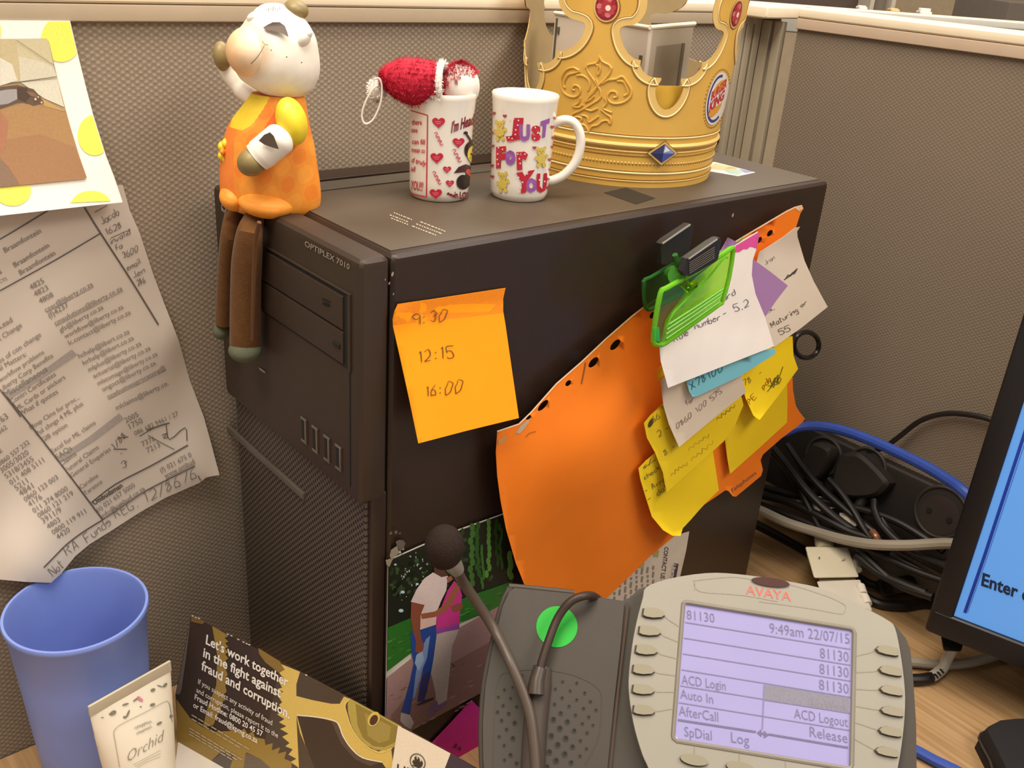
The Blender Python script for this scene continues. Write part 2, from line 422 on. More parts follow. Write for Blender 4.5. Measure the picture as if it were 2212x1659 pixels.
# corner post: ribbed aluminium on both faces
tp = struct('trim_1', 'ribbed grey aluminium corner post where the partitions meet')
post = mat('post_aluminium', 'a39680', .4, .0, .5, .03)
put('post_core', MB().box((XW + .012, YW + .012, ZC/2 - .1), (.03, .03, ZC + .2)), groove, tp)
for a, b in ((-.0345, -.0275), (-.0255, -.0165), (-.0135, -.0045)):
    put('post_rib', MB().box((XW + (a + b)/2, YW - .0015, ZC/2 - .1), (b - a, .006, ZC + .19), bev=.001), post, tp)
put('post_web', MB().box((XW - .0175, YW, ZC/2 - .1), (.035, .0024, ZC + .19)), post, tp)
for a, b in ((.001, .0035), (.0045, .0145), (.0185, .0275)):
    put('post_rib', MB().box((XW - .0015, YW - (a + b)/2, ZC/2 - .1), (.006, b - a, ZC + .19), bev=.001), post, tp)
put('post_web', MB().box((XW, YW - .014, ZC/2 - .1), (.0024, .028, ZC + .19)), mat('post_shadow_gap', '8a7d6a', .5), tp)
put('post_cap', MB().box((XW - .004, YW - .002, ZC + .003), (.062, .056, .0105), bev=.003), cream, tp)
# desk
wood = bpy.data.materials.new('pale_beech_laminate'); wood.use_nodes = True
nt = wood.node_tree; b = nt.nodes['Principled BSDF']; tc = nt.nodes.new('ShaderNodeTexCoord'); mp = nt.nodes.new('ShaderNodeMapping')
mp.inputs['Scale'].default_value = (260, 7, 10); mp.inputs['Rotation'].default_value = (0, 0, math.radians(-8)); nz = nt.nodes.new('ShaderNodeTexNoise'); nz.inputs['Scale'].default_value = 1; nz.inputs['Detail'].default_value = 6
rp = nt.nodes.new('ShaderNodeValToRGB'); rp.color_ramp.elements[0].position = .3; rp.color_ramp.elements[0].color = lin('9c784f') + (1,); rp.color_ramp.elements[1].position = .7; rp.color_ramp.elements[1].color = lin('bd9a70') + (1,)
nt.links.new(tc.outputs['Object'], mp.inputs[0]); nt.links.new(mp.outputs[0], nz.inputs['Vector']); nt.links.new(nz.outputs['Fac'], rp.inputs[0]); nt.links.new(rp.outputs[0], b.inputs['Base Color'])
b.inputs['Roughness'].default_value = .42
dk = thing('desk', 'pale beech laminate desk top under the computer and telephone', 'desk', (0, 0, 0))
put('desk_top', MB().box((.05, -.35, -.0125), (1.0, 1.07, .025), bev=.001), wood, dk)
dkm = mat('desk_leg_grey', '77726a', .5)
for x, y in ((-.38, .1), (.48, .1), (-.38, -.8), (.48, -.8)):
    put('desk_leg', MB().box((x, y, -.375), (.05, .05, .70)), dkm, dk)
put('floor', MB().box((1.0, .6, -.745), (7, 7, .04)), mat('grey_carpet', '6e665c', .95, var=.15, scale=300), kind='structure')
# beyond the right-hand partition
fw = struct('wall_back', 'plain beige office wall far beyond the partitions')
put('wall_face', MB().box((3.4, .6, .5), (.06, 7, 2.5)), mat('beige_wall_paint', 'b8a283', .9), fw)
fp = struct('wall_far', 'second grey partition with pale cap beyond the right partition')
def far(u, v, dist):
    d = RM @ V(((u - IW/2)/FPX, -(v - IH/2)/FPX, -1)); return CAM + d*dist
p0, p1 = far(1700, 8, 1.75), far(2330, 58, 1.75); zt = (p0.z + p1.z)/2
e = (p1 - p0); e.z = 0; L = e.length; e.normalize(); n = V((-e.y, e.x, 0)); mid = (p0 + p1)/2
M3 = Matrix(((e.x, n.x, 0), (e.y, n.y, 0), (0, 0, 1)))
put('far_panel', MB().box((mid.x, mid.y, zt - .62), (L + .5, .04, 1.2), M3), mat('far_partition_cloth', 'a8947a', .9), fp)
put('far_rail', MB().box((mid.x, mid.y, zt - .028), (L + .5, .046, .033), M3, .002), mat('far_rail_grey', 'b5b0a4', .4), fp)
put('far_cap', MB().box((mid.x, mid.y, zt - .006), (L + .5, .05, .013), M3, .004), mat('far_cap_white', 'e8e2d4', .4), fp)
def standing(name, label, cat, u0, u1, v0, v1, dist, m, dep=.06, mk=None):
    """an upright thing that stands beyond the far partition, seen only above its rail"""
    a, b = far(u0, v1, dist), far(u1, v1, dist); c = (a + b)/2; top = far((u0 + u1)/2, v0, dist).z; ww = (b - a).length
    t = thing(name, label, cat, (c.x, c.y, -.725))
    if mk: mk(t, c, top, ww, M3)
    else: put('body', MB().box((c.x, c.y, (top - .725)/2), (ww, dep, top + .725), M3, .004), m, t)
    return t
standing('pinboard', 'wide dark brown board in the background left of the grey pillar', 'board', 1560, 1845, -140, 40, 2.5, mat('dark_board', '5a4c42', .8),
    mk=lambda t, c, top, ww, M: (put('board', MB().box((c.x, c.y, (top + .2)/2), (ww, .05, top - .2), M, .004), mat('dark_board'), t),
        put('board_frame', MB().box((c.x, c.y, top), (ww + .04, .07, .03), M, .004), alu, t), put('leg', MB().box((c.x, c.y, -.26), (.06, .06, .92), M), alu, t)))
standing('pillar', 'slim grey pillar in the background with pale edges', 'pillar', 1852, 1904, -200, 40, 2.45, None,
    mk=lambda t, c, top, ww, M: (put('pillar_core', MB().box((c.x, c.y, (top - .725)/2), (ww*.75, .08, top + .725), M), mat('pillar_grey', '8d8276', .6), t),
        [put('edge_strip', MB().box(tuple(c + M @ V((s*ww*.42, -.03, 0)) + V((0, 0, (top - .725)/2 - c.z))), (ww*.16, .1, top + .725), M), mat('pillar_pale', 'cfc4b0', .5), t) for s in (-1, 1)]))
standing('cabinet', 'dark grey cabinet in the far background at the top right edge', 'cabinet', 2106, 2330, 2, 60, 2.6, mat('cabinet_grey', '6d6257', .6),
    mk=lambda t, c, top, ww, M: (put('carcass', MB().box((c.x, c.y, (top - .725)/2), (ww, .35, top + .725), M, .004), mat('cabinet_grey'), t),
        put('door', MB().box(tuple(c + M @ V((0, -.18, -.3))), (ww*.94, .02, top*1.0), M, .003), mat('cabinet_door', '75695d', .6), t)))
def desk_card(name, label, cat, u0, u1, v0, m):
    a, b = far(u0, 40, 1.78), far(u1, 40, 1.78); c = (a + b)/2; top = far((u0 + u1)/2, v0, 1.78).z; zb = zt + .0005
    t = thing(name, label, cat, (c.x, c.y, zb))
    put('face', MB().box((c.x, c.y, (top + zb)/2), ((b - a).length, .012, top - zb), M3, .001), m, t)
    put('base', MB().box((c.x, c.y, zb + .002), ((b - a).length, .03, .004), M3, .001), m, t)
desk_card('place_card', 'small white card standing on the far partition rail', 'card', 1982, 2004, 17, mat('white_card', 'f2ece0', .6))
desk_card('small_box', 'tiny yellowish box standing on the far partition rail', 'box', 1918, 1934, 17, mat('yellow_box', 'd8bf86', .6))
desk_card('white_clip', 'tiny pale clip on the far rail beside the grey pillar', 'clip', 1849, 1864, 11, mat('white_card'))
# ------------------------------------------------------------------ computer
pcb = mat('hazed_black_case', '2c1e16', .42, 0, .45, .05, bump=.12, bscale=1500)  # black lifted to warm brown in place of veiling haze
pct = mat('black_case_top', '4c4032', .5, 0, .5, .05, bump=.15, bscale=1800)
bez = mat('charcoal_bezel', '37291e', .52, 0, .4, .05, bump=.1, bscale=1500)
drk = mat('slot_black', '0d0b0a', .7)
pc = thing('desktop_computer', 'black desktop computer tower standing on the desk by the partition', 'computer', (0, .0875, 0))
DX, WY = .417, .175
sm = .0185                       # seam between bezel and case
def pbox(mb, a, b, bev=0): return mb.box([(p + q)/2 for p, q in zip(a, b)], [q - p for p, q in zip(a, b)], None, bev)
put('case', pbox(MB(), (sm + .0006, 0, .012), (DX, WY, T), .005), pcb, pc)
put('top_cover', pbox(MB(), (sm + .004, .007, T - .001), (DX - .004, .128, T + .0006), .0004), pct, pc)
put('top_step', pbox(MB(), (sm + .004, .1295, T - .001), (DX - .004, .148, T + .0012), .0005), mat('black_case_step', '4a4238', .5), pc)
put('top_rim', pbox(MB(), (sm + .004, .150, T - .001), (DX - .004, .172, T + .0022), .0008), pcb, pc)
put('bezel', pbox(MB(), (0, 0, .2412), (sm, WY, T), .005), bez, pc)
put('bezel_lower', pbox(MB(), (.008, .0004, .012), (sm, WY - .0004, .246), .002), pcb, pc)
F = SX(0.0); FG = SX(.008)
Zs = lambda u, v: F(u, v)
# optical drive bay and its two doors
def on_face(name, y0, y1, z0, z1, x0, x1, m, par=pc, bev=.0006): return put(name, pbox(MB(), (x0, y0, z0), (x1, y1, z1), bev), m, par)
on_face('drive_bay', .0105, .150, .3225, .3650, -.0004, .004, drk)
on_face('bay_frame', .0085, .0112, .322, .366, -.0012, .004, bez)
on_face('bay_frame', .0085, .151, .3655, .3668, -.0012, .004, bez)
dd = on_face('drive_door', .0155, .149, .3445, .3635, -.0014, .004, bez)
dd2 = on_face('drive_door', .0155, .149, .3245, .3432, -.0014, .004, bez)
on_face('eject_button', .018, .025, .3325, .3355, -.0022, -.001, drk, dd2)
m = MB(); m.disc(SX(-.0015), (704, 658), 9, 3.5, '15110f', .45); m.line(SX(-.0015), [(695, 645), (713, 653)], 3, '15110f')
put('disc_mark', m, INK, dd)
m = MB().text(SX(-.0002), 'OPTIPLEX 7010', (658, 531), (755, 583), '958b7d', 12, .015, up=(.06, -1))
put('model_lettering', m, INK, pc)
m = MB(); m.poly(SX(-.0002), [(558, 793), (566, 797), (574, 804), (571, 806), (561, 799)], '9b938a'); put('silver_mark_glint', m, INK, pc)  # pale fleck: the glint of a small silver mark, put in as colour
put('bezel_groove', pbox(MB(), (-.0003, .0098, .250), (.002, .0108, .322)), drk, pc)
chrome = mat('usb_metal', '8c8378', .3, .8)
for a, b in (((656, 902), (661, 956)), ((680, 921), (685, 977)), ((705, 941), (711, 997)), ((730, 961), (736, 1016))):
    A, B = F(*a), F(*b); yc = (A.y + B.y)/2
    s = put('usb_port', pbox(MB(), (-.0006, yc - .0032, B.z), (.003, yc + .0032, A.z), .0005), drk, pc)
    put('usb_tongue', pbox(MB(), (-.0014, yc - .0034, B.z + .0005), (.0, yc - .0020, A.z - .0005), .0002), chrome, s)
    put('usb_shell', pbox(MB(), (-.0010, yc - .0034, A.z - .0012), (.0, yc + .0034, A.z + .0004), .0002), chrome, s)
    put('usb_shell', pbox(MB(), (-.0010, yc - .0034, B.z - .0004), (.0, yc + .0034, B.z + .0012), .0002), chrome, s)
# perforated lower grille
gm = bpy.data.materials.new('perforated_grille'); gm.use_nodes = True; nt = gm.node_tree; b = nt.nodes['Principled BSDF']
tc = nt.nodes.new('ShaderNodeTexCoord'); mp = nt.nodes.new('ShaderNodeMapping'); mp.inputs['Scale'].default_value = (300, 300, 300); mp.inputs['Rotation'].default_value = (math.radians(45), 0, 0)
nt.links.new(tc.outputs['Object'], mp.inputs[0]); sp = nt.nodes.new('ShaderNodeSeparateXYZ'); nt.links.new(mp.outputs[0], sp.inputs[0])
def mth(op, a, bb):
    n = nt.nodes.new('ShaderNodeMath'); n.operation = op
    for i, x in enumerate((a, bb)):
        if x is None: continue
        if isinstance(x, (int, float)): n.inputs[i].default_value = x
        else: nt.links.new(x, n.inputs[i])
    return n.outputs[0]
fy = mth('SUBTRACT', mth('FRACT', sp.outputs[1], None), .5); fz = mth('SUBTRACT', mth('FRACT', sp.outputs[2], None), .5)
dst = mth('SQRT', mth('ADD', mth('MULTIPLY', fy, fy), mth('MULTIPLY', fz, fz)), None)
hole = mth('LESS_THAN', dst, .34)
mx = nt.nodes.new('ShaderNodeMix'); mx.data_type = 'RGBA'; mx.inputs[6].default_value = lin('564a3f') + (1,); mx.inputs[7].default_value = lin('171310') + (1,)
nt.links.new(hole, mx.inputs[0]); nt.links.new(mx.outputs[2], b.inputs['Base Color'])
bp = nt.nodes.new('ShaderNodeBump'); bp.inputs['Strength'].default_value = .6; bp.inputs['Distance'].default_value = .0008; bp.invert = True
nt.links.new(hole, bp.inputs['Height']); nt.links.new(bp.outputs['Normal'], b.inputs['Normal']); b.inputs['Roughness'].default_value = .5
MATS['perforated_grille'] = gm
put('grille', pbox(MB(), (.006, .004, .016), (.010, .171, .2405), .0006), gm, pc)
A, B = SX(.0052)(489, 921), SX(.0052)(657, 1074)
put('grille_reflection', pbox(MB(), (.0042, B.y, B.z - .002), (.0065, A.y, B.z + .003), .0006), mat('grille_reflection_grey', '5c554b', .4), pc)  # pale strip stands in for a reflection on the grille, no real bar
for x in (.05, .37):
    for y in (.02, .155): put('foot', MB().lathe((x, y, 0), [(.009, 0), (.011, .002), (.011, .0125)], 20), drk, pc)
# print on the top cover: tiny label text reduced to strokes
TZ = SZ(T + .0007); m = MB()
for (x0, y0), rows in (((842, 464), 2), ((845, 471), 1), ((890, 488), 3)):
    for r in range(rows):
        x = x0 + r*9; y = y0 - r*4.5; L = 40 if x0 < 860 else 58; k = 0
        while k < L:
            wd = random.choice((3, 4, 5, 7)); m.line(TZ, [(x + k*.93, y + k*.36), (x + (k + wd)*.93, y + (k + wd)*.36)], 2.6, 'a09380'); k += wd + 2
put('approval_print', m, INK, pc)
m = MB(); m.poly(TZ, [(1304, 416), (1352, 405), (1416, 428), (1374, 441)], '2a241e')
put('release_latch', m, INK, pc)
# chips in the paint on the side
m = MB()
for x, y, r in ((848, 592, 3.5), (841, 612, 2.2), (850, 635, 1.8), (832, 604, 1.5), (1583, 465, 3)):
    m.disc(SY(0.0), (x, y), r*.7, r*1.6, '9a8c78', .3, 8)
put('paint_chips', m, INK, pc)
# padlock loop on the back
rp_ = SY(.012); P = [rp_(1742 + 27*math.cos(g), 745 + 28*math.sin(g)) for g in [i*2*math.pi/24 for i in range(24)]]
put('padlock_loop', MB().ring(P, .0022), mat('dark_loop', '1e1a18', .3), pc)
put('rear_panel', pbox(MB(), (DX - .001, .006, .02), (DX + .003, .169, T - .008), .001), mat('rear_steel', '5d574f', .45, .5), pc)
# ------------------------------------------------------------------ seated cow figurine on the front edge of the computer
BASE = V((.0185, .1105, T)); CW = S_plane(BASE, AWAY); PXM = (CW(600, 300) - CW(700, 300)).length/100
def CA(u, v, d): return S_plane(BASE + AWAY*d, AWAY)(u, v)
cow = thing('cow_figurine', 'painted ceramic cow in orange dungarees sitting on the computer edge', 'figurine', BASE)
k = 1/2.962; J = crop(0, 0, k)
shirt = J(1590,600,1738,598,1690,690,1612,800,1548,835,1470,812,1490,740,1560,650)
def bodycol(x, y, s):
    if s > .25: return 'f29a35'
    if inpoly(x, y, shirt): return 'f3cf33'
    sx = 632 - 26*max(0, (y - 215)/30)**.8 if y > 215 else 632
    if y < 290 and abs(x - sx) < 15 - (5 if y < 222 else 0): return 'e56c28'
    if x < 505 and y < 420: return 'f08436'
    q = math.sin(x*.11 + y*.045) + math.sin(y*.09 - x*.03)
    return 'f39c38' if q > .5 else ('ef9230' if q > -.8 else 'ec8428')
body = MB().loft(CW, [(203, 545, 656), (216, 536, 660), (235, 522, 663), (262, 502, 667), (285, 491, 672), (310, 484, 678), (335, 480, 682), (362, 478, 686), (392, 477, 690), (418, 479, 692), (438, 486, 690), (450, 503, 684), (460, 528, 672), (467, 556, 655), (470, 580, 640)], .78, 220, 14, bodycol)
put('body', body, PAINT, cow)
# knees at the front of the seat
m = MB(); m.ell(CA(512, 424, -.006), 36*PXM, .016, 30*PXM, -.35); m.ell(CA(576, 439, -.0150), 60*PXM, .0165, 29*PXM, -.10)
m.c = ['f39c38' if math.sin(f_[0]*.4) > -.6 else 'ef9230' for f_ in m.f]; put('lap', m, PAINT, cow); mat('orange_glaze', 'f0932f', .5, var=.1)
headw = 'efe6d6'
def headcol(x, y, s):
    if s > .3: return headw
    d = math.hypot((x - 530)/52, (y - 112)/58)
    t = max(0, min(1, (1.25 - d)/.75)); a, bb = (0xef, 0xe6, 0xd6), (0xec, 0xc0, 0x92)
    return '%02x%02x%02x' % tuple(int(p + (q - p)*round(t*10)/10) for p, q in zip(a, bb))
head = MB().loft(CW, [(7, 583, 606), (11, 568, 620), (20, 555, 640), (32, 545, 652), (46, 533, 664), (62, 522, 674), (80, 506, 682), (100, 496, 686), (122, 495, 689), (142, 501, 690), (160, 512, 688), (176, 524, 682), (190, 545, 674), (203, 566, 660)], .84, 120, 8, headcol)
hd = put('head', head, PAINT, cow)
mzc = CA(545, 113, -.0075); mz = MB().ell(mzc, 52*PXM, .0165, 52*PXM, .2, 48, 32)
for i_, f_ in enumerate(mz.f):
    p_ = sum((mz.v[j] for j in f_), V((0,0,0)))/len(f_) - mzc
    t_ = round(max(0, min(1, .62 - .62*p_.dot(RIGHT)/(52*PXM) - .12*p_.dot(UP)/(52*PXM)))*14)/14; mz.c[i_] = '%02x%02x%02x' % tuple(int(a_ + (b_ - a_)*t_) for a_, b_ in zip((0xef, 0xe6, 0xd6), (0xec, 0xbd, 0x8c)))
put('muzzle', mz, PAINT, hd)
rf = .84*.5
def S_head(u, v, off=0.0):
    """front of the head (and of the muzzle bulge)"""
    rows = [(7, 583, 606), (20, 555, 640), (46, 533, 664), (80, 506, 682), (122, 495, 689), (160, 512, 688), (190, 545, 674)]
    for (y0, a0, b0), (y1, a1, b1) in zip(rows, rows[1:]):
        if y0 <= v <= y1: break
    t = min(1, max(0, (v - y0)/(y1 - y0))); a = a0 + (a1-a0)*t; b_ = b0 + (b1-b0)*t; c = (a+b_)/2; r = (b_-a)/2
    dp = r*.84*math.sqrt(max(.05, 1 - ((u-c)/r)**2))*PXM
    e = 1 - ((u-545)/52)**2 - ((v-113)/52)**2
    if e > 0: dp = max(dp, .0075 + .0165*math.sqrt(e))
    p = S_plane(BASE - AWAY*dp, AWAY)(u, v); return p + (CAM - p).normalized()*off
m = MB()
m.poly(S_head, J(1683,176,1712,158,1745,142,1790,142,1822,165,1838,205,1846,238,1820,222,1785,204,1735,198,1700,192), '5a4c40', .0006)
m.poly(S_head, J(1598,118,1615,110,1640,108,1632,120,1612,128), '5a4c40', .0008)
m.line(S_head, J(1515,446,1545,444,1585,425,1630,385,1665,340,1692,290), 1.6, '8a7058', .0010, 5)
m.line(S_head, J(1678,262,1690,280,1715,290), 1.6, '8a7058', .0010, 4); m.line(S_head, J(1525,232,1523,245), 2, '9b8062', .0008)
for x in range(7): m.line(S_head, J(1708 + x*14, 40 + (x % 3)*6, 1700 + x*15, 62 + (x % 2)*8), 1.2, '6b5d50', .0006)
for x, y in ((1735,322),(1834,365),(1930,400),(1980,225)): m.disc(S_head, J(x, y)[0], 1.6, 1.6, '8a8070')
put('face_paint', m, PAINT, hd)
olive = mat('olive_glaze', '8d7a4c', .45, var=.25, scale=90); white = mat('white_glaze', 'ece4d6', .5, var=.04)
put('horn', MB().ell(CA(640, 20, .003), 25*PXM, .009, 19*PXM, -.35), olive, hd)
m = MB(); m.ell(CA(656, 84, -.0095), 13*PXM, .0055, 20*PXM, -.5); m.ell(CA(663, 74, -.009), 10*PXM, .0045, 13*PXM, -.7); put('ear', m, white, hd)
m = MB(); m.ell(CA(548, 36, -.004), 15*PXM, .006, 9*PXM, .6); put('brow', m, white, hd)
# raised far arm and its hoof
m = MB(); m.tube(cr([CA(552, 216, .012), CA(520, 192, .015), CA(494, 160, .016), CA(481, 130, .016)], 5), [20*PXM]*6 + [17*PXM]*10, 18); arm = put('raised_arm', m, white, cow)
m = MB(); m.ell(CA(480, 122, .014), 18*PXM, .007, 31*PXM, .12); put('hoof', m, olive, arm)
# near arm: sleeve, forearm with its patch, hoof
sl = put('sleeve', MB().ell(CA(630, 262, -.0185), 31*PXM, .011, 49*PXM, .25), mat('yellow_glaze', 'f0d02e', .45, var=.12, scale=120), cow)
A, B = CA(604, 300, -.028), CA(556, 340, -.030)
m = MB(); m.tube(cr([A + (A-B)*.40, A, (A+B)/2, B], 6), [3*PXM, 15*PXM, 22*PXM, 27*PXM, 30*PXM, 32*PXM, 33*PXM] + [33*PXM]*10 + [31*PXM]*2, 26); fa = put('forearm', m, white, cow)
put('hoof', MB().ell(CA(544, 350, -.031), 31*PXM, .0085, 28*PXM, .75), olive, fa)
SA = S_plane(A - AWAY*.0110, AWAY)
m = MB(); m.poly(SA, J(1655,900,1690,862,1728,846,1752,870,1765,905,1785,955,1745,945,1690,925), '584a3c', 0); put('patch', m, PAINT, fa)
m = MB()
for i in range(5):
    g = i*2*math.pi/5; m.ell(CA(486 + 7*math.cos(g), 326 + 17*math.sin(g), -.008), 9*PXM, .004, 11*PXM)
fl = put('flower', m, mat('yellow_glaze'), cow); put('flower_centre', MB().ell(CA(481, 327, -.012), 5*PXM, .003, 7*PXM), mat('orange_glaze'), fl)
# cloth legs hanging over the front of the computer
def clothleg(rows, x, name):
    R = cr(rows, 6); P = [SX(x + max(0, (505 - y)/45)*.009)((a+b_)/2, y) for y, a, b_ in R]; r = [abs(b_-a)/2*PXM for y, a, b_ in R]
    return MB().tube(P, r, 20)
brown = mat('brown_legs_cloth', '684626', .95, 0, .1, .12, 220, bump=.4, bscale=900, sheen=.1)
felt = mat('grey_green_felt', '5f624f', .95, 0, .1, .1, 200, bump=.5, bscale=900)
l1 = put('leg', clothleg([(462, 532, 572), (472, 527, 570), (505, 511, 567), (560, 501, 566), (610, 498, 564), (680, 496, 564), (744, 495, 565)], -.0115, ''), brown, cow)
l2 = put('leg', clothleg([(448, 490, 530), (468, 484, 530), (510, 476, 522), (580, 469, 512), (640, 466, 508), (697, 463, 505)], -.0095, ''), brown, cow)
l3 = put('leg_seam', MB().tube([SX(-.019)(a, b_) for a, b_ in ((560, 480), (552, 520), (548, 600), (546, 735))], .0013, 8), mat('brown_seam', '5f3c20', .9), cow)
S1 = SX(-.0125)
put('foot', MB().ell(S1(530, 757), 38*PXM, .0108, 26*PXM, -.05), felt, l1); put('foot', MB().ell(SX(-.010)(479, 714), 20*PXM, .007, 22*PXM, 0), felt, l2)
P = [SX(-.0125)(485 + 5*math.cos(g), 447 + 10*math.sin(g)) for g in [i*2*math.pi/18 for i in range(18)]]
put('ring', MB().ring(P, .0006, 6), mat('silver_ring', 'b9b9c4', .25, .9), cow)

# ------------------------------------------------------------------ two small mugs
china = mat('white_china', 'efe6d8', .18, 0, .5, .015, coat=.4)
def mug(name, label, cx, cy, hang, bottom=.0186, top=.0212, h=.0655):
    t = thing(name, label, 'mug', (cx, cy, T), 'small white printed mugs on the computer'); b0, t0 = bottom, top
    tp_ = [(0, .0008), (b0*.80, 0), (b0*.93, .0012), (b0, .005), (b0 + .0002, .012), (b0 + .0006, .030), (b0 + .0011, .046), (b0 + .0016, .056), (t0 - .0004, .0622), (t0, h - .0006), (t0 - .0005, h), (t0 - .0014, h - .0003), (t0 - .0028, h - .006), (b0 - .0016, .040), (b0 - .002, .008), (b0 - .006, .0045), (0, .004)]
    put('cup', MB().lathe((cx, cy, T), tp_, 72), china, t, ang=60)
    d = V((math.cos(hang), math.sin(hang), 0)); r0 = b0 + .0006
    Q = [(r0 - .0015, .0475), (r0 + .006, .0505), (r0 + .0125, .0490), (r0 + .0168, .0425), (r0 + .0178, .034), (r0 + .0155, .0245), (r0 + .0095, .0165), (r0 + .003, .0125), (r0 - .0015, .0118)]
    P = cr([V((cx, cy, T)) + d*a + UP*z for a, z in Q], 6)
    put('handle', MB().tube(P, .0030, 14), china, t); return t
m1 = mug('mug', 'white mug with red hearts and a bee print, holding a red fluffy hat', .1125, .0885, math.radians(75))
m2 = mug('mug', 'white mug with JUST FOR YOU lettering and handle on the right', .1600, .0660, math.radians(-38))
M1 = S_cone(.1125, .0885, .0187, .0265, T); M2 = S_cone(.1600, .0660, .0187, .0265, T)
Q = crop(700, 0, 740/2192)
def heart(mb, S, c, wd, colr, off=.00025):
    P = []
    for i in range(22):
        g = 2*math.pi*i/22; P.append((c[0] + wd/32*16*math.sin(g)**3, c[1] - wd/34*(13*math.cos(g) - 5*math.cos(2*g) - 2*math.cos(3*g) - math.cos(4*g)) ))
    mb.poly(S, P, colr, off)
m = MB(); red = 'c2263c'; dr = '7c1a28'; LIM = (886, 1031)
fr = Q(555,707,560,706,663,737,655,1262,555,1240)
m.line(M1, fr[0:1] + fr[2:5], 2.2, red, .0002)
for t_, a in (('there', (562,797,626,798)), ('use', (558,845,598,848)), ('can fill', (562,920,645,924)), ('mean so', (560,972,645,980)), ('d truly', (558,1036,650,1062)), ('all', (555,1092,580,1098)), ('YOU!!!', (553,1212,630,1222))):
    p = Q(*a); m.text(M1, t_, p[0], p[1], red, 11 if t_ != 'YOU!!!' else 20, .012, .0002, lim=LIM)
for x, y, wd in ((733,782,28), (722,1008,28), (715,1238,27), (860,910,26), (787,1083,18), (805,1172,18)):
    c = Q(x, y)[0]; heart(m, M1, c, wd, red); m.line(M1, [(c[0]-wd*.26, c[1]-1), (c[0]+wd*.22, c[1]-1)], 1.4, 'e38a92', .0003); m.line(M1, [(c[0]-wd*.18, c[1]+3), (c[0]+wd*.16, c[1]+3)], 1.2, 'e38a92', .0003)
for x, y in ((733,892), (850,1000), (722,1142)):
    for dx, dy, s in ((-12, -28, 1), (2, 0, 1), (14, 22, 1)):
        c = Q(x + dx, y + dy)[0]; m.line(M1, [(c[0]-5, c[1]-3), (c[0]-2, c[1]-6), (c[0]+2, c[1]-3), (c[0]-2, c[1]+2), (c[0]+2, c[1]+5), (c[0]+5, c[1]+2)], 1.8, 'cf5262', .0002, 3)
p = Q(812,850,955,795); m.text(M1, "I'm Head", p[0], p[1], dr, 24, .03, .0002, up=(.12, -1), lim=LIM)
p = Q(962,792,1010,776); m.text(M1, "Over", p[0], p[1], dr, 24, .03, .0002, up=(.12, -1), lim=LIM)
p = Q(785,1240,835,1262); m.text(M1, "...", p[0], p[1], dr, None, .05, .0002, lim=LIM)
p = Q(833,1268,945,1276); m.text(M1, "in LOVE", p[0], p[1], dr, 15, .03, .0002, lim=LIM)
# the bee
bk = '2b211f'
m.poly(M1, Q(830,1108,860,1068,905,1050,945,1065,935,1100,880,1102), '4a2a2e', .00025)
m.disc(M1, Q(888,1165)[0], 14, 16, bk, off=.00028); m.disc(M1, Q(950,1130)[0], 15, 22, bk, off=.0003)
m.disc(M1, Q(945,960)[0], 16, 20, bk, off=.0003); m.line(M1, Q(905,850,925,880,940,905), 4, bk, .0003); m.disc(M1, Q(905,850)[0], 4.5, 3.5, bk, off=.0003)
m.poly(M1, [(min(x, 1031), y) for x, y in Q(915,1000,925,950,960,925,985,935,990,1000,975,1035,940,1040)], 'e8d24a', .00036, smooth=3)
m.disc(M1, Q(957,990)[0], 4.5, 4.5, 'c8602e', off=.0004); m.disc(M1, Q(938,985)[0], 1.8, 2.2, bk, off=.0004); m.disc(M1, Q(966,962)[0], 1.8, 2.6, bk, off=.0004)
heart(m, M1, Q(938,1105)[0], 24, 'cf5348', .0004)
put('printed_bee_and_hearts', m, INKG, m1)
m = MB(); pur = '9a5aa8'
def letter(t_, q, colr, up, dots, bold=.07):
    p = Q(*q[:4]); m.text(M2, t_, p[0], p[1], colr, q[4]*.3376, bold, .0003, up=up, fit=True)
letter('J', (1160,905,1262,905,152), red, (.1,-1), 1); letter('U', (1248,905,1318,905,110), pur, (0,-1), 0); letter('S', (1325,900,1386,905,100), red, (0,-1), 1); letter('T', (1375,890,1432,870,115), pur, (.1,-1), 0)
letter('F', (1102,1078,1165,1072,138), red, (0,-1), 1); letter('o', (1158,1058,1226,1058,98), pur, (0,-1), 0); letter('r', (1234,1088,1308,1085,118), red, (-.03,-1), 1)
letter('Y', (1215,1245,1335,1225,140), red, (.1,-1), 1); letter('O', (1290,1235,1362,1232,95), pur, (0,-1), 0); letter('U', (1355,1235,1420,1232,125), red, (.05,-1), 1)
random.seed(3)
for x, y in ((1190,765),(1215,760),(1245,770),(1240,800),(1228,830),(1225,860),(1205,885),(1185,880),(1350,815),(1365,850),(1345,885),(1120,945),(1145,955),(1115,985),(1112,1020),(1118,1050),(1240,985),(1250,1015),(1255,1045),(1285,985),(1220,1105),(1245,1135),(1270,1165),(1260,1200),(1245,1225),(1300,1110),(1385,1110),(1375,1150),(1390,1200),(1408,1160)):
    m.disc(M2, Q(x, y)[0], 1.7, 1.9, 'f0d8d2', n=8, off=.00045)
for x, y in ((1088,725),(1158,742),(1478,755),(1460,812),(1076,850),(1468,880),(1080,935),(1464,940),(1076,1060),(1444,1020),(1450,1085),(1078,1130),(1434,1145),(1432,1200),(1345,945)):
    heart(m, M2, Q(x, y)[0], 9, 'b23a58')
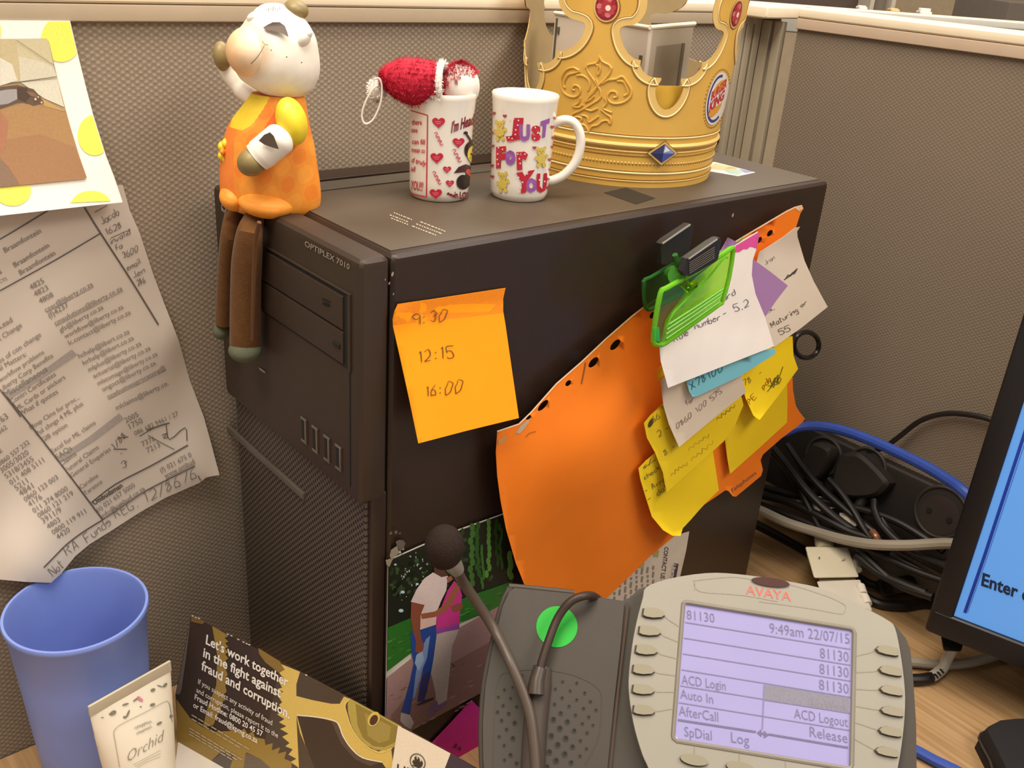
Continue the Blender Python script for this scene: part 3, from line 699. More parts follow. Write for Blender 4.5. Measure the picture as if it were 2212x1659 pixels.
for x, y in ((1128,800),(1388,970),(1145,1130)):           # little yellow bears
    yb = 'd9bf55'; dk_ = '9c7d2c'
    for dx, dy, r in ((0,0,26),(0,48,30),(-24,-22,11),(22,-24,11),(-30,40,13),(32,28,13),(-16,88,14),(18,86,14)):
        m.disc(M2, Q(x+dx, y+dy)[0], r*.338*.9, r*.338, yb, n=12, off=.0003)
    for dx, dy in ((-9,-4),(9,-4),(0,8)): m.disc(M2, Q(x+dx, y+dy)[0], 1.2, 1.2, dk_, n=6, off=.0004)
    m.line(M2, Q(x-22, y+68, x, y+76, x+22, y+66), 1.5, dk_, .0004, 3)
put('printed_lettering', m, INKG, m2)

# ------------------------------------------------------------------ fluffy ornaments in the left mug
OP = S_plane(V((.1125, .0885, T)), AWAY); PO = (OP(900, 200) - OP(1000, 200)).length/100
fz_red = mat('red_tinsel_fluff', 'bb2038', .75, 0, .3, .2, 300); fz_wh = mat('white_fluff', 'eae2d8', .9, 0, .2, .05, 300)
def fluff(pts, n, ln, m_, name, par, seed=1, keep=None):
    """short fibres standing out of a surface: nobody could count them"""
    random.seed(seed); mb = MB()
    for i in range(n):
        p, nrm = random.choice(pts)
        if keep and not keep(p): continue
        d = (nrm + V((random.uniform(-1,1), random.uniform(-1,1), random.uniform(-1,1)))*.55).normalized(); q = d.orthogonal().normalized()*.00035
        L = ln*random.uniform(.5, 1.1); c = V((random.uniform(-1,1), random.uniform(-1,1), random.uniform(-1,1)))*.0007 + p
        mb.add([c - q, c + q, c + d*L], [(0, 1, 2)])
    return put(name, mb, m_, par, kind='stuff', smooth=False)
def norms(mb, cen): return [(p, (p - cen).normalized()) for p in mb.v]
hat = thing('santa_hat_ornament', 'red fluffy hat ornament with white trim and string lying across the left mug', 'ornament', OP(905, 180) - AWAY*.010)
HP = S_plane(V((.1125, .0885, T)) - AWAY*.010, AWAY)
rows = [((824, 178), 15), ((842, 172), 31), ((870, 173), 44), ((900, 178), 48), ((928, 178), 44), ((946, 178), 40)]
P = cr([HP(*c) for c, r in rows], 6); rr = [v.x for v in cr([(r*PO, 0) for c, r in rows], 6)]
m = MB().tube(P, rr, 28); hc = put('hat_cone', m, fz_red, hat)
ax = (P[-1] - P[0]).normalized()
nr = [(p, (p - (P[0] + ax*(p - P[0]).dot(ax))).normalized()) for p in m.v[:-28]]
fluff(nr, 2600, .0026, fz_red, 'hat_fluff', hat, 2)
G = [HP(951 + 4*math.cos(g) + 3, 178 + 41*math.sin(g)) + AWAY*(.0115*math.cos(g)) for g in [i*2*math.pi/30 for i in range(30)]]
m = MB().ring(G, .0021, 10); put('hat_trim', m, fz_wh, hat)
fluff([(p, (p - HP(951, 178)).normalized()) for p in m.v], 700, .0018, fz_wh, 'trim_fluff', hat, 3)
pc_ = HP(815, 194); m = MB().ell(pc_, 18*PO, 18*PO, 22*PO); put('pompom', m, fz_wh, hat); fluff(norms(m, pc_), 900, .0022, fz_wh, 'pompom_fluff', hat, 4)
P = cr([HP(*a) for a in ((812, 168), (822, 166), (828, 182), (826, 215), (812, 250), (796, 263), (787, 256), (786, 238), (795, 212), (808, 190), (820, 180))], 6)
put('loop_string', MB().tube([p - AWAY*.007 for p in P], .0006, 6), mat('white_string', 'efe8da', .7), hat)
ball = thing('foam_ball_ornament', 'white foam ball with red tinsel tuft on top, resting in the left mug', 'ornament', OP(994, 198))
bc = OP(994, 187) + AWAY*.001; m = MB().ell(bc, 42*PO, 42*PO, 48*PO, 0, 40, 28); put('ball', m, fz_wh, ball)
def red_zone(p):
    d = (p - bc)/(41*PO); a, z = d.dot(RIGHT), d.dot(UP)
    return z > .42 + .45*max(0, a) + .18*math.sin(a*7) or a < -.62 + .15*math.sin(z*9)
fluff([q for q in norms(m, bc) if red_zone(q[0])], 3600, .0024, fz_red, 'red_tuft', ball, 5)

# ------------------------------------------------------------------ gold paper crown
CX, CY, R0, KF = .2918, .1067, .0698, .0729
gold = mat('printed_gold_card', 'e3b455', .42, 0, .4, .07, 40); gold2 = mat('printed_gold_edge', 'e9c478', .42, 0, .4, .04, 60)
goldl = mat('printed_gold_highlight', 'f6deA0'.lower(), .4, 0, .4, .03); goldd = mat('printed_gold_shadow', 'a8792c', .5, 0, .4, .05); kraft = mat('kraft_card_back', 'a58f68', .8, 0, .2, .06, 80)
crown = thing('paper_crown', 'gold printed paper crown with jewelled points standing on the computer', 'crown', (CX, CY, T))
def CP(a, h, off=0.0):
    a = math.radians(a); r = R0 + KF*h/1000 + off
    return V((CX + r*math.cos(a), CY + r*math.sin(a), T + h/1000))
half = [(0,149),(4,148),(7.5,144),(9.2,138),(9.2,133),(12.5,133),(16.5,130),(18.6,124),(18.9,117),(17.6,111.4),(14.6,107),(10.6,105.8),(8.2,104),(8.4,99.7),(10.4,93.3),(13.4,88.4),(16.6,85.8),(19.3,85.4),(19.3,82.1),(21.1,78.5),(23.6,76.2),(26.6,75.0),(30.6,74.9),(30.0,71.8),(28.7,69.6),(28.6,66),(29.3,62.5),(30.5,59.3),(32.2,56.6),(34,55.0),(36,54.4)]
spk = [-150.3, -76.8, 44, 112]
outl = []
for i, s in enumerate(spk):
    gl = (s - spk[i-1]) if i else (spk[0] + 360 - spk[-1]); gr = (spk[i+1] - s) if i < 3 else (spk[0] + 360 - spk[3])
    for d, h in reversed(half[1:]): outl.append((s - d*(gl/72 if d > 19 else 1 + (gl/72-1)*d/19), h))
    for d, h in half[:-1] if i < 5 else half: outl.append((s + d*(gr/72 if d > 19 else 1 + (gr/72-1)*d/19), h))
a0 = spk[0] - (spk[0] + 360 - spk[3])/2; outl = [(a, h) for a, h in outl] + [(a0 + 360, 54.0)]
ang0 = outl[0][0]
poly_ = [(a*1.25, h) for a, h in outl] + [(outl[-1][0]*1.25, 0), (outl[0][0]*1.25, 0)]
put('crown_card', MB().slab(lambda x, y, d: CP(x/1.25, y, -d), poly_, .0003, 4.0), gold, crown, ang=50)
put('crown_inside', MB().slab(lambda x, y, d: CP(x/1.25, y, -.00035 - d), poly_, .0002, 4.0), kraft, crown, ang=50)
# pale border that follows the cut edge, with a raised bead on its inner side
def inset(P, d):
    out = []
    for i in range(len(P)):
        a, b_, c = V(P[max(i-1, 0)]), V(P[i]), V(P[min(i+1, len(P)-1)])
        t = (c - a); t = t.normalized() if t.length else V((1, 0)); out.append(tuple(b_ + V((t.y, -t.x))*d))
    return out
E_ = [tuple(p) for p in cr([(a*1.25, h) for a, h in outl], 3)]
I_ = inset(E_, 4.6)
bm_ = MB(); n = len(E_)
for q in range(2): bm_.v += []
vs = [CP(x/1.25, y, .0003) for x, y in E_] + [CP(x/1.25, y, .0003) for x, y in I_]
bm_.add(vs, [(i, n+i, n+i+1, i+1) for i in range(n-1)]); put('edge_border', bm_, gold2, crown, smooth=False)
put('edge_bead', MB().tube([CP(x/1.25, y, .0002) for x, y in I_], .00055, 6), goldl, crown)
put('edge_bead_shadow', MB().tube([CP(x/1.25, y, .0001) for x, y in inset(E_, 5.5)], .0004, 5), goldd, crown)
def hoop(name, h, r, m_, off=0.0): put(name, MB().ring([CP(a, h, off) for a in range(-180, 180, 4)], r, 8), m_, crown)
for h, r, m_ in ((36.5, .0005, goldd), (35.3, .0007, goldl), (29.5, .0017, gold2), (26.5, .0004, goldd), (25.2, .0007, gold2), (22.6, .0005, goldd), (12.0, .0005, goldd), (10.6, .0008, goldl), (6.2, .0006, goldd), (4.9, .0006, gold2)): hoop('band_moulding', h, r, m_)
m = MB()
for a in range(-216, 144, 2):
    bm = bmesh.new(); bmesh.ops.create_uvsphere(bm, u_segments=6, v_segments=4, radius=.00075); m.bm(bm, Matrix.Translation(CP(a, 17.5)))
put('band_studs', m, gold2, crown, kind='stuff')
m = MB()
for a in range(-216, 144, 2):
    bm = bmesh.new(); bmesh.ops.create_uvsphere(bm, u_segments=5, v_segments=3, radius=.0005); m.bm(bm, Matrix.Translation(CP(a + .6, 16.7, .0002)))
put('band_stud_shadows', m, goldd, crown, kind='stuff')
CS = S_cone(CX, CY, R0, KF, T)
def spot(a, h, off): return lambda x, y, d=0: CP(a + x/(R0 + KF*h/1000)*180/math.pi, h + y*1000, off + d)
for i, a in enumerate(spk):
    f = spot(a + .6, 116, .0003); m = MB()
    def dsc(rx, ry, c, off, dx=0, dy=0, n=28):
        P = [f(dx + rx*math.cos(g), dy + ry*math.sin(g), off) for g in [k*2*math.pi/n for k in range(n)]]
        m.add([f(dx, dy, off)] + P, [(0, k+1, (k+1) % n + 1) for k in range(n)], c)
    dsc(.0088, .0096, '8d5a2c', 0, .0004, -.0004); dsc(.0084, .0092, 'e8c07a', .0001); dsc(.0074, .0082, '8e2028', .0002)
    for k in range(10):
        g = k*.63; dsc(.0022, .0020, ('c24448', 'a52a34', 'd8787a')[k % 3], .0003 + k*4e-6, .0044*math.cos(g), .0048*math.sin(g), 7)
    dsc(.0034, .0036, 'b83a3e', .00036); dsc(.0018, .0018, 'fbe9e0', .0004, .0012, -.0006, 10)
    put('red_jewel', m, INKG, crown)
    c2 = a + 37.4; f2 = spot(c2 if i != 0 else -112.0, 25.4, .0022); m = MB()
    def dia(w_, h_, c, off, P=None): m.add([f2(x*w_, y*h_, off) for x, y in (P or ((-1,0),(0,-1),(1,0),(0,1)))], [tuple(range(len(P or [0]*4)))], c)
    dia(.0118, .0088, '6d4c1e', 0); dia(.0112, .0082, 'd9b06a', .0001); dia(.0090, .0064, '1f2450', .0002)
    for P, c in ((((-1,0),(0,0),(0,1)), '39406e'), (((0,0),(1,0),(0,1)), '8f9cc6'), (((-1,0),(0,-1),(0,0)), '23295c'), (((0,-1),(1,0),(0,0)), '4452a0'), (((0,.1),(.55,.3),(.1,.85)), 'e4e8f2')): dia(.0086, .0060, c, .0003 if c != 'e4e8f2' else .0004, P)
    put('blue_jewel', m, INKG, crown)
# embossed scrollwork under the front point
K = crop(1120, 0, 420/2212); m = MB()
scr = [(920,640,905,690,870,720,800,735,760,770), (920,640,945,690,980,715,1030,740,1060,780), (790,730,775,760,800,830,850,900,890,960,930,1030,940,1100), (1040,750,1050,800,1000,880,930,950,870,1010,800,1080), (880,730,905,750,895,800,905,850,930,790,920,740),
 (690,800,620,770,540,800,490,880,485,960,510,1040,570,1090,650,1100,700,1050,690,990,640,970,610,1010,640,1030), (700,810,640,830,570,850,530,900,515,960,530,1000), (660,860,730,860,790,900,810,960,790,1030),
 (950,950,1020,910,1100,900,1180,870,1230,930,1280,1020,1270,1100,1200,1160,1110,1180,1040,1160,1010,1100,1050,1040,1110,1050,1120,1100,1080,1110), (1120,920,1190,930,1230,1000,1240,1060,1200,1090), (880,900,900,960,860,1040,800,1100,760,1160), (940,1100,900,1140,820,1190,740,1240),
 (700,1110,680,1170,620,1210,690,1220,730,1190), (760,1160,820,1130,860,1090), (980,1110,1000,1170,960,1230,1010,1260,1060,1280), (740,1240,680,1270,620,1300,600,1350,660,1330,720,1350,700,1400,760,1430,800,1500), (800,1500,830,1440,900,1420,950,1380,1010,1370,1040,1410,1050,1340,1000,1300,940,1250), (760,1240,830,1260,900,1230), (720,1310,780,1330,800,1390,870,1350,910,1320)]
for s_ in scr:
    P = cr(K(*s_), 5); m.tube([CS(x, y, .0001) for x, y in P], .00075, 6)
put('embossed_scrollwork', m, mat('printed_gold_emboss', 'dfae50', .42, 0, .4, .05), crown)
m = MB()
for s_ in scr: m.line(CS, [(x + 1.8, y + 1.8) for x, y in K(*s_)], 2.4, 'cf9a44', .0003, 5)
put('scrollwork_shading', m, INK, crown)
# round shop badge printed on the right-hand point
Lx = crop(1400, 0, 812/2212); m = MB(); c = Lx(403, 580)[0]; bt = -.30
f = lambda x, y: (c[0] + x - .20*y, c[1] + y); fb = lambda x, y: (c[0] + x - .20*y, c[1] + y - .75*x)
def bp_(P, colr, off): m.poly(CS, [f(x, y) for x, y in P], colr, off)
el = lambda rx, ry, a=0, b_=6.2832, n=40: [(rx*math.cos(a + (b_-a)*i/n), ry*math.sin(a + (b_-a)*i/n)) for i in range(n)]
for i in range(44):
    x, y = el(25, 63, n=44)[i]; m.disc(CS, f(x, y), .9, 1.8, '6d5220', n=6, off=.0004)
bp_(el(22, 57), 'e9e2da', .0003)
bp_(el(19.5, 52, .9, 5.0, 24) + list(reversed(el(16.5, 46, .9, 5.0, 24))), '3a3f86', .0004)
m.poly(CS, [fb(x*14.5, -16 - 22*y) for x, y in ((-1,0),(-.9,.5),(-.5,.9),(0,1),(.5,.9),(.9,.5),(1,0))], 'e2a03c', .0004)
m.poly(CS, [fb(x*14.5, 18 + 20*y) for x, y in ((-1,0),(-.9,.5),(-.5,.9),(0,1),(.5,.9),(.9,.5),(1,0))], 'e2a03c', .0004)
m.text(CS, 'BURGER', (1534, 218), (1568, 186), 'c2333a', 19, .04, .0005, up=(.15, -1)); m.text(CS, 'KING', (1530, 243), (1562, 213), 'c2333a', 21, .05, .0005, up=(.15, -1))
put('printed_badge', m, INKG, crown)
# inner strip of the crown: its printed end overlaps inside the front
put('inner_strip', MB().slab(lambda x, y, d: CP(x, y, -.0045 - d), [(-135, 0.5), (-90, 0.5), (-90, 69.5), (-135, 69.5)], .0004, 4), mat('printed_yellow_card', 'dcae3e', .5, 0, .4, .08, 50), crown)

# grey plastic stand inside the crown: two panels joined at a corner
st = thing('plastic_stand', 'pale grey plastic stand with a recessed panel, upright inside the crown', 'stand', (.290, .105, T))
pl = mat('pale_grey_plastic', 'cdbfae', .45, 0, .5, .03); pl2 = mat('grey_plastic_recess', '968a78', .5, 0, .5, .03)
A, B, C_ = V((.2640, .1590, T + .0005)), V((.2620, .0625, T + .0005)), V((.3365, .0868, T + .0005)); hh = UP*.1035
def plate(a, b_, h, th, bev=.0012):
    d = (b_ - a).normalized(); nn = V((-d.y, d.x, 0))*th
    return MB().hexa([a, b_, b_ + h, a + h, a + nn, b_ + nn, b_ + nn + h, a + nn + h], bev)
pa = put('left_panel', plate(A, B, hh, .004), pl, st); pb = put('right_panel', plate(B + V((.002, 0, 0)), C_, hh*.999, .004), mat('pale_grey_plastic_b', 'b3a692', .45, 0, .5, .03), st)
put('top_edge', MB().tube([A + hh, B + hh], .0014, 8), mat('lit_rim_white', 'e6dcc8', .35), pa); put('top_edge', MB().tube([B + hh, C_ + hh], .0016, 8), mat('lit_rim_white'), pb)  # pale tubes put the light caught on the top rim into colour
u_ = (C_ - B).normalized(); nn = V((u_.y, -u_.x, 0))
put('recess', MB().hexa([B + u_*a + UP*z + nn*.0006*q for q in (1, -1) for a, z in ((.014, .004), (.062, .004), (.062, .091), (.014, .091))]), pl2, pb)
put('recess_side', MB().hexa([B + u_*a + UP*z + nn*.0016*q for q in (1, -1) for a, z in ((.058, .004), (.062, .004), (.062, .091), (.058, .091))]), mat('grey_plastic_dark', '6f6555', .5), pb)
for a, zz in ((.006, .092), (.092, .083)):
    d = (B - A).normalized(); c = A + d*a + UP*zz
    put('slot', MB().box(c + V((-.0004, 0, 0)), (.0012, .0024, .0046)), mat('dark_groove'), pa)
put('hinge_line', MB().box(A + d*.0035 + UP*.05 + V((-.0006, 0, 0)), (.001, .0012, .1)), mat('dark_groove'), pa)
# picture card lying on the computer behind the crown
S = SZ(T + .0009); P = [(1500, 352), (1545, 350), (1631, 372), (1594, 380), (1510, 366)]
cd = thing('picture_card', 'small shiny picture card lying flat on the computer behind the crown', 'card', S(1570, 366))
put('card', MB().sheet(S, P, .0004, 20, back=(0, 0, -1)), mat('white_card'), cd)
m = MB(); m.poly(S, [(1545, 352), (1590, 362), (1560, 368), (1530, 364)], 'e8d8a8'); m.poly(S, [(1575, 360), (1594, 363), (1585, 366), (1565, 364)], 'e4b85e'); m.poly(S, [(1560, 366), (1590, 364), (1612, 371), (1593, 378), (1575, 374)], 'b8d2c6'); m.poly(S, [(1595, 364), (1629, 371), (1610, 374)], '9a9cc8')
put('card_picture', m, INKG, cd)
# ------------------------------------------------------------------ papers on the side of the computer
def paper(name, label, cat, P, depth, m, group=None, th=.0002, holes=(), step=22):
    """a sheet hung near the side plane (y = 0): depth(u, v) is how far it stands off"""
    S = S_axis(1, lambda u, v: -depth(u, v))
    c = S(sum(p[0] for p in P)/len(P), sum(p[1] for p in P)/len(P))
    t = thing(name, label, cat, c, group)
    put('sheet', MB().sheet(S, P, th, step, holes), m, t, ang=60)
    return t, S
note = lambda n, c: mat(n, c, .75, 0, .2, .03, 30)
# orange times note: glued along the top, lower part lifting off
B7 = crop(820, 560, .2652)
P = cr([(848, 690), (852, 672), (858.5, 657)], 3)[:-1]
P = [tuple(p) for p in P] + [(858.5, 657), (935, 646), (1092, 622), (1087, 645), (1086, 666), (1092, 702), (1106, 800), (1121, 903), (1010, 930), (903.5, 958), (885, 868), (864, 772), (849, 706)]
def dn(u, v):
    s = (v - (652 - (u - 860)*.15))/290; return .0014 + (.0 if s < .12 else .019*(s-.12)**1.1) + .002*max(0, 1 - abs(s - .1)*8)*max(0, 1 - (u - 850)/60)
t, S = paper('sticky_note', 'orange sticky note with times 9:30 12:15 16:00 stuck on the computer side', 'note', P, dn, note('orange_note_paper', 'fd9d16'))
m = MB(); pk = '6b4a22'
m.hand(S, '9:', (893, 703), (924, 699), pk, 24, 2.1, off=.0010); m.hand(S, '30', (931, 697), (972, 691), pk, 24, 2.1, off=.0010)
m.hand(S, '12', (904, 783), (935, 778), pk, 24, 2.1); m.hand(S, ':15', (938, 778), (985, 771), pk, 25, 2.1)
m.hand(S, '16:', (919, 856), (958, 851), pk, 21, 2.1); m.hand(S, '00', (963, 852), (1006, 845), pk, 27, 2.1)
put('handwriting', m, INK, t)
m = MB(); m.poly(S, [(849, 702), (848, 690), (852, 672), (859, 658), (935, 647), (1091, 623), (1087, 645), (1087, 676), (960, 690)], 'f08a18', .00005, 14); put('shaded_glue_strip', m, INK, t)  # band along the glue darkened: part adhesive, part painted shade

# orange divider sheet with binder holes
BB = crop(1040, 640, .3376); AA = crop(1360, 430, .2411)
divP = [(1074, 932), (1121, 916), (1148, 890), (1202, 829), (1256, 782), (1310, 731), (1364, 684), (1408, 650), (1470, 605), (1540, 552), (1603.5, 513), (1661, 479), (1700, 456), (1717, 448), (1732.5, 444), (1736, 450), (1729, 461), (1712, 515), (1700, 600), (1698, 700), (1712, 815), (1713, 842), (1719, 876), (1727, 890), (1739, 905), (1732, 914), (1688, 947), (1648, 982), (1643, 994), (1648, 1015), (1644, 1028),
        (1590, 1073), (1583, 1072), (1573, 1060), (1567, 1059), (1523, 1089), (1482, 1129), (1455, 1160), (1405, 1201), (1360, 1245), (1313, 1290), (1260, 1330), (1160, 1330), (1134, 1266), (1114, 1216), (1093, 1143), (1081, 1080), (1074, 1028), (1071, 978)]
def hole_(c, rx, ry, a, n=12): return [(c[0] + rx*math.cos(g)*math.cos(a) - ry*math.sin(g)*math.sin(a), c[1] + rx*math.cos(g)*math.sin(a) + ry*math.sin(g)*math.cos(a)) for g in [2*math.pi*i/n for i in range(n)]]
H = [hole_((1329, 745), 15, 7, -.85), hole_((1282, 783), 14.5, 7, -.85), hole_((1227.5, 828), 8, 5, -.9), hole_((1173, 876), 16, 6, -.85), hole_((1142, 902), 7, 3.5, -.75), hole_((1410, 681), 9, 5.5, -.95), hole_((1663, 504), 8.5, 5, -.95), hole_((1640, 519), 8.5, 4.5, -.95)]
def dd_(u, v):
    w_ = math.exp(-((u - 1300)/170)**2 - ((v - 1010)/200)**2); l = max(0, 1 - (u - 1071)/130)
    r_ = .0012*math.sin((u*.55 + v*.85)/46)
    return .0075 + .012*w_ + .004*l*l + r_ + .003*max(0, (v - 1100)/200)
t, SD = paper('divider_sheet', 'large orange card divider with binder holes clipped on the computer side', 'divider', divP, dd_, mat('orange_divider_card', 'ef7d1c', .7, 0, .25, .05, 25), holes=H, th=.0004, step=18)
m = MB()
m.text(SD, 'Telephones', (1580, 1066), (1634, 1024), '4f4f5a', 9, -.005, up=(-.3, -1)); m.line(SD, [(1256, 829), (1262, 800), (1265, 783)], 3, '8a5420', .0004, 3)
m.poly(SD, [(1114, 935), (1124, 920), (1141, 906), (1143, 912), (1134, 925), (1122, 937)], 'b8a48c', .0004); m.poly(SD, [(1076, 950), (1092, 940), (1098, 945), (1086, 958), (1076, 962)], 'c98a4c', .0004)
m.poly(SD, [(1398, 662), (1412, 656), (1415, 668), (1402, 676)], 'd8a680', .0004); m.line(SD, [(1136, 944), (1144, 936), (1158, 932)], 2, 'a86628', .0004, 3)
m.line(SD, [tuple(p) for p in divP[:15]], 3, 'f6d4ae', .0004); m.poly(SD, [(1716, 449), (1733, 444), (1734, 452), (1726, 456)], 'e0c4a0', .0004)
put('pencil_marks', m, INK, t)
# yellow notes, from the back of the stack to the front
yel = note('yellow_note_paper', 'f0cd1f'); yel2 = note('yellow_note_paper_b', 'e3c01e')
pencil = '8a7a2a'
t, S = paper('sticky_note', 'plain yellow note at the right of the orange divider, under the crossed-out one', 'note', [(1590, 880), (1640, 800), (1700, 826), (1701, 870), (1700, 913), (1640, 968), (1577, 1024), (1571, 990), (1566, 950)], lambda u, v: .0105 + .003*max(0, (v - 880)/150), yel2, 'yellow notes on the divider')
t, S = paper('sticky_note', 'lowest yellow note on the orange divider, hanging with curled corner', 'note', [(1379, 1012), (1394, 996), (1415, 979), (1450, 960), (1540, 975), (1547, 1020), (1553, 1059), (1519, 1092), (1492, 1123), (1475, 1141), (1470, 1158), (1452, 1157), (1432, 1145), (1408, 1116), (1394, 1072), (1383, 1035)], lambda u, v: .0225 - .000018*max(0, u - 1400) + .006*max(0, (v - 1080)/80)**2, yel, 'yellow notes on the divider')
m = MB()
m.hand(S, 'c/.', (1392, 1012), (1420, 990), pencil, 9, 1.6); m.line(S, BB(1035,1100,1110,1050), 1.4, pencil); m.hand(S, 'check', (1394, 1036), (1428, 1012), pencil, 10, 1.6)
m.hand(S, '- Arran', (1396, 1066), (1446, 1034), pencil, 11, 1.8); m.hand(S, '- dat', (1402, 1085), (1446, 1052), pencil, 11, 1.8); put('handwriting', m, INK, t)
t, S = paper('sticky_note', 'big yellow note left of centre with black smudge at its corner', 'note', [(1391, 914), (1405, 897), (1428, 876), (1500, 830), (1600, 850), (1606, 875), (1585, 925), (1563, 954), (1500, 1010), (1440, 1064), (1435, 1040), (1432, 1021), (1415, 978), (1397, 945)], lambda u, v: .0245 - .000030*max(0, u - 1420) + .004*max(0, (v - 960)/100), yel2, 'yellow notes on the divider')
m = MB(); m.disc(S, BB(1085,810)[0], 4.5, 11, '4a3c14', .45); m.hand(S, '66', (1412, 912), (1430, 900), pencil, 12, 1.6); m.hand(S, '2 -', (1424, 944), (1450, 928), pencil, 13, 1.8); m.hand(S, '8 -', (1437, 984), (1465, 966), pencil, 12, 1.6)
m.scrib(S, (1452, 1030), (1488, 1003), 'b89f20', 9); m.scrib(S, (1495, 997), (1545, 958), 'b89f20', 9); m.scrib(S, (1550, 910), (1592, 880), pencil, 9); m.scrib(S, (1490, 975), (1535, 942), 'b89f20', 8); put('handwriting', m, INK, t)
t, S = paper('sticky_note', 'yellow note at upper right with crossed-out pencil words and curled tip', 'note', [(1640, 740), (1712, 726), (1714, 768), (1724, 797), (1685, 850), (1641, 907), (1634, 903), (1627, 897), (1610, 859), (1597, 802)], lambda u, v: .0165 + .006*max(0, (v - 830)/80)**2, yel, 'yellow notes on the divider')
m = MB(); m.hand(S, '78T -', (1609, 834), (1652, 806), '9c8a2c', 12, 1.6); m.hand(S, 'PED pab', (1621, 874), (1668, 818), 'a8641c', 11, 1.8)
for q in ((1845,590,1880,520,1860,570,1900,500,1890,560,1930,450), (1830,610,1890,540,1915,520), (1835,575,1900,560,1920,525), (1850,540,1870,585,1885,520,1905,560)): m.line(S, BB(*q), 1.6, '6b6418', .0005, 4)
put('handwriting', m, INK, t)
t, S = paper('sticky_note', 'sliver of a yellow note peeping out left of the top white note', 'note', [(1420, 800), (1434, 784), (1470, 780), (1480, 812), (1436, 820), (1421, 823)], lambda u, v: .0255, yel)
t, S = paper('sticky_note', 'pale green note almost hidden in the clipped stack', 'note', [(1587, 528), (1605, 511), (1616, 528), (1560, 700), (1500, 820), (1487, 845), (1463, 843), (1466, 810), (1530, 640)], lambda u, v: .0262, note('green_note_paper', '9fb35a'))
t, S = paper('sticky_note', 'white note with faint pencil phone number below the blue note', 'note', [(1427, 822), (1470, 790), (1599, 800), (1611, 848), (1540, 905), (1467, 966), (1456, 942), (1445, 917), (1433, 876)], lambda u, v: .0272 - .00002*max(0, u - 1450) + .003*max(0, (v - 880)/90), note('white_note_paper_b', 'd3c2ab'))
m = MB(); m.hand(S, '0860 100 575', (1464, 926), (1562, 846), '9c8274', 10, 1.7); m.hand(S, 'for -', (1484, 876), (1514, 856), '9c8274', 10, 1.7); put('handwriting', m, INK, t)
t, S = paper('sticky_note', 'white note sticking out to the right with scribbled-out word', 'note', [(1640, 545), (1690, 513), (1716, 493), (1728, 490), (1722, 500), (1723, 512), (1738, 563), (1758, 608), (1788, 663), (1730, 709), (1673, 749), (1640, 720), (1620, 620)], lambda u, v: .0180 + .006*max(0, (u - 1700)/90) + .004*max(0, (540 - v)/60), note('white_note_paper', 'e3d5c2'))
m = MB(); g_ = '6b6055'
m.hand(S, 'Jran', (1654, 572), (1676, 558), 'a59a8c', 9, 1.4); m.hand(S, '..k.', (1656, 678), (1676, 667), g_, 8, 1.5)
for q in ((1385,725,1430,690,1505,622), (1400,715,1420,680,1440,690,1460,660,1475,670,1500,630), (1390,720,1450,680,1495,640)): m.line(S, AA(*q), 2.0, '5a5048', .0005, 4)
m.hand(S, 'Maturing', (1668, 708), (1726, 672), g_, 11, 1.6); m.hand(S, 'or', (1731, 664), (1746, 654), g_, 9, 1.6); m.hand(S, '55', (1685, 724), (1711, 712), g_, 12, 1.7); put('handwriting', m, INK, t)
t, S = paper('sticky_note', 'purple note tucked between the two white notes', 'note', [(1553, 547), (1572, 513), (1602, 528), (1627, 560), (1664, 587), (1702, 617), (1678, 648), (1653, 684), (1610, 650)], lambda u, v: .0275, note('purple_note_paper', 'a97fae'))
t, S = paper('sticky_note', 'light blue note under the top white note', 'note', [(1482, 822), (1560, 780), (1671, 752), (1676, 758), (1674, 765), (1600, 812), (1506, 856), (1496, 857), (1489, 846)], lambda u, v: .0305 - .00001*max(0, u - 1500), note('blue_note_paper', '7fc6d3'))
m = MB(); m.hand(S, 'X78100', (1494, 842), (1568, 797), '3f7480', 15, 1.8); put('handwriting', m, INK, t)
t, SW = paper('sticky_note', 'top white note reading Rule number 5.2, pink along its upper edge', 'note', [(1560, 552), (1588, 530), (1612, 514), (1637, 500), (1635, 535), (1626, 562), (1624, 594), (1632, 635), (1652, 683), (1672, 748), (1560, 792), (1443, 838), (1434, 805), (1427, 780), (1424, 743), (1436, 690), (1500, 600)], lambda u, v: .0345 + .004*max(0, (v - 700)/130) - .000022*max(0, u - 1450), note('white_note_paper_top', 'f4ebe2'))
m = MB(); g_ = '7a7280'
m.hand(SW, 'Rule', (1457, 738), (1490, 722), g_, 15, 1.8); m.hand(SW, 'number', (1502, 711), (1560, 689), g_, 14, 1.8); m.hand(SW, '-', (1564, 686), (1576, 681), g_, 14, 1.8); m.hand(SW, '5.2', (1588, 674), (1622, 660), g_, 15, 1.8); m.hand(SW, 'ard', (1563, 650), (1592, 634), g_, 12, 1.8)
put('handwriting', m, INK, t); m = MB(); m.poly(SW, [tuple(p) for p in AA(950,455,948,420,1150,300,1165,310,1140,445,1100,430,1080,428,1055,450,1020,450,985,475,945,478)], 'e0559c', .0003, 12); put('pink_edge', m, INK, t)

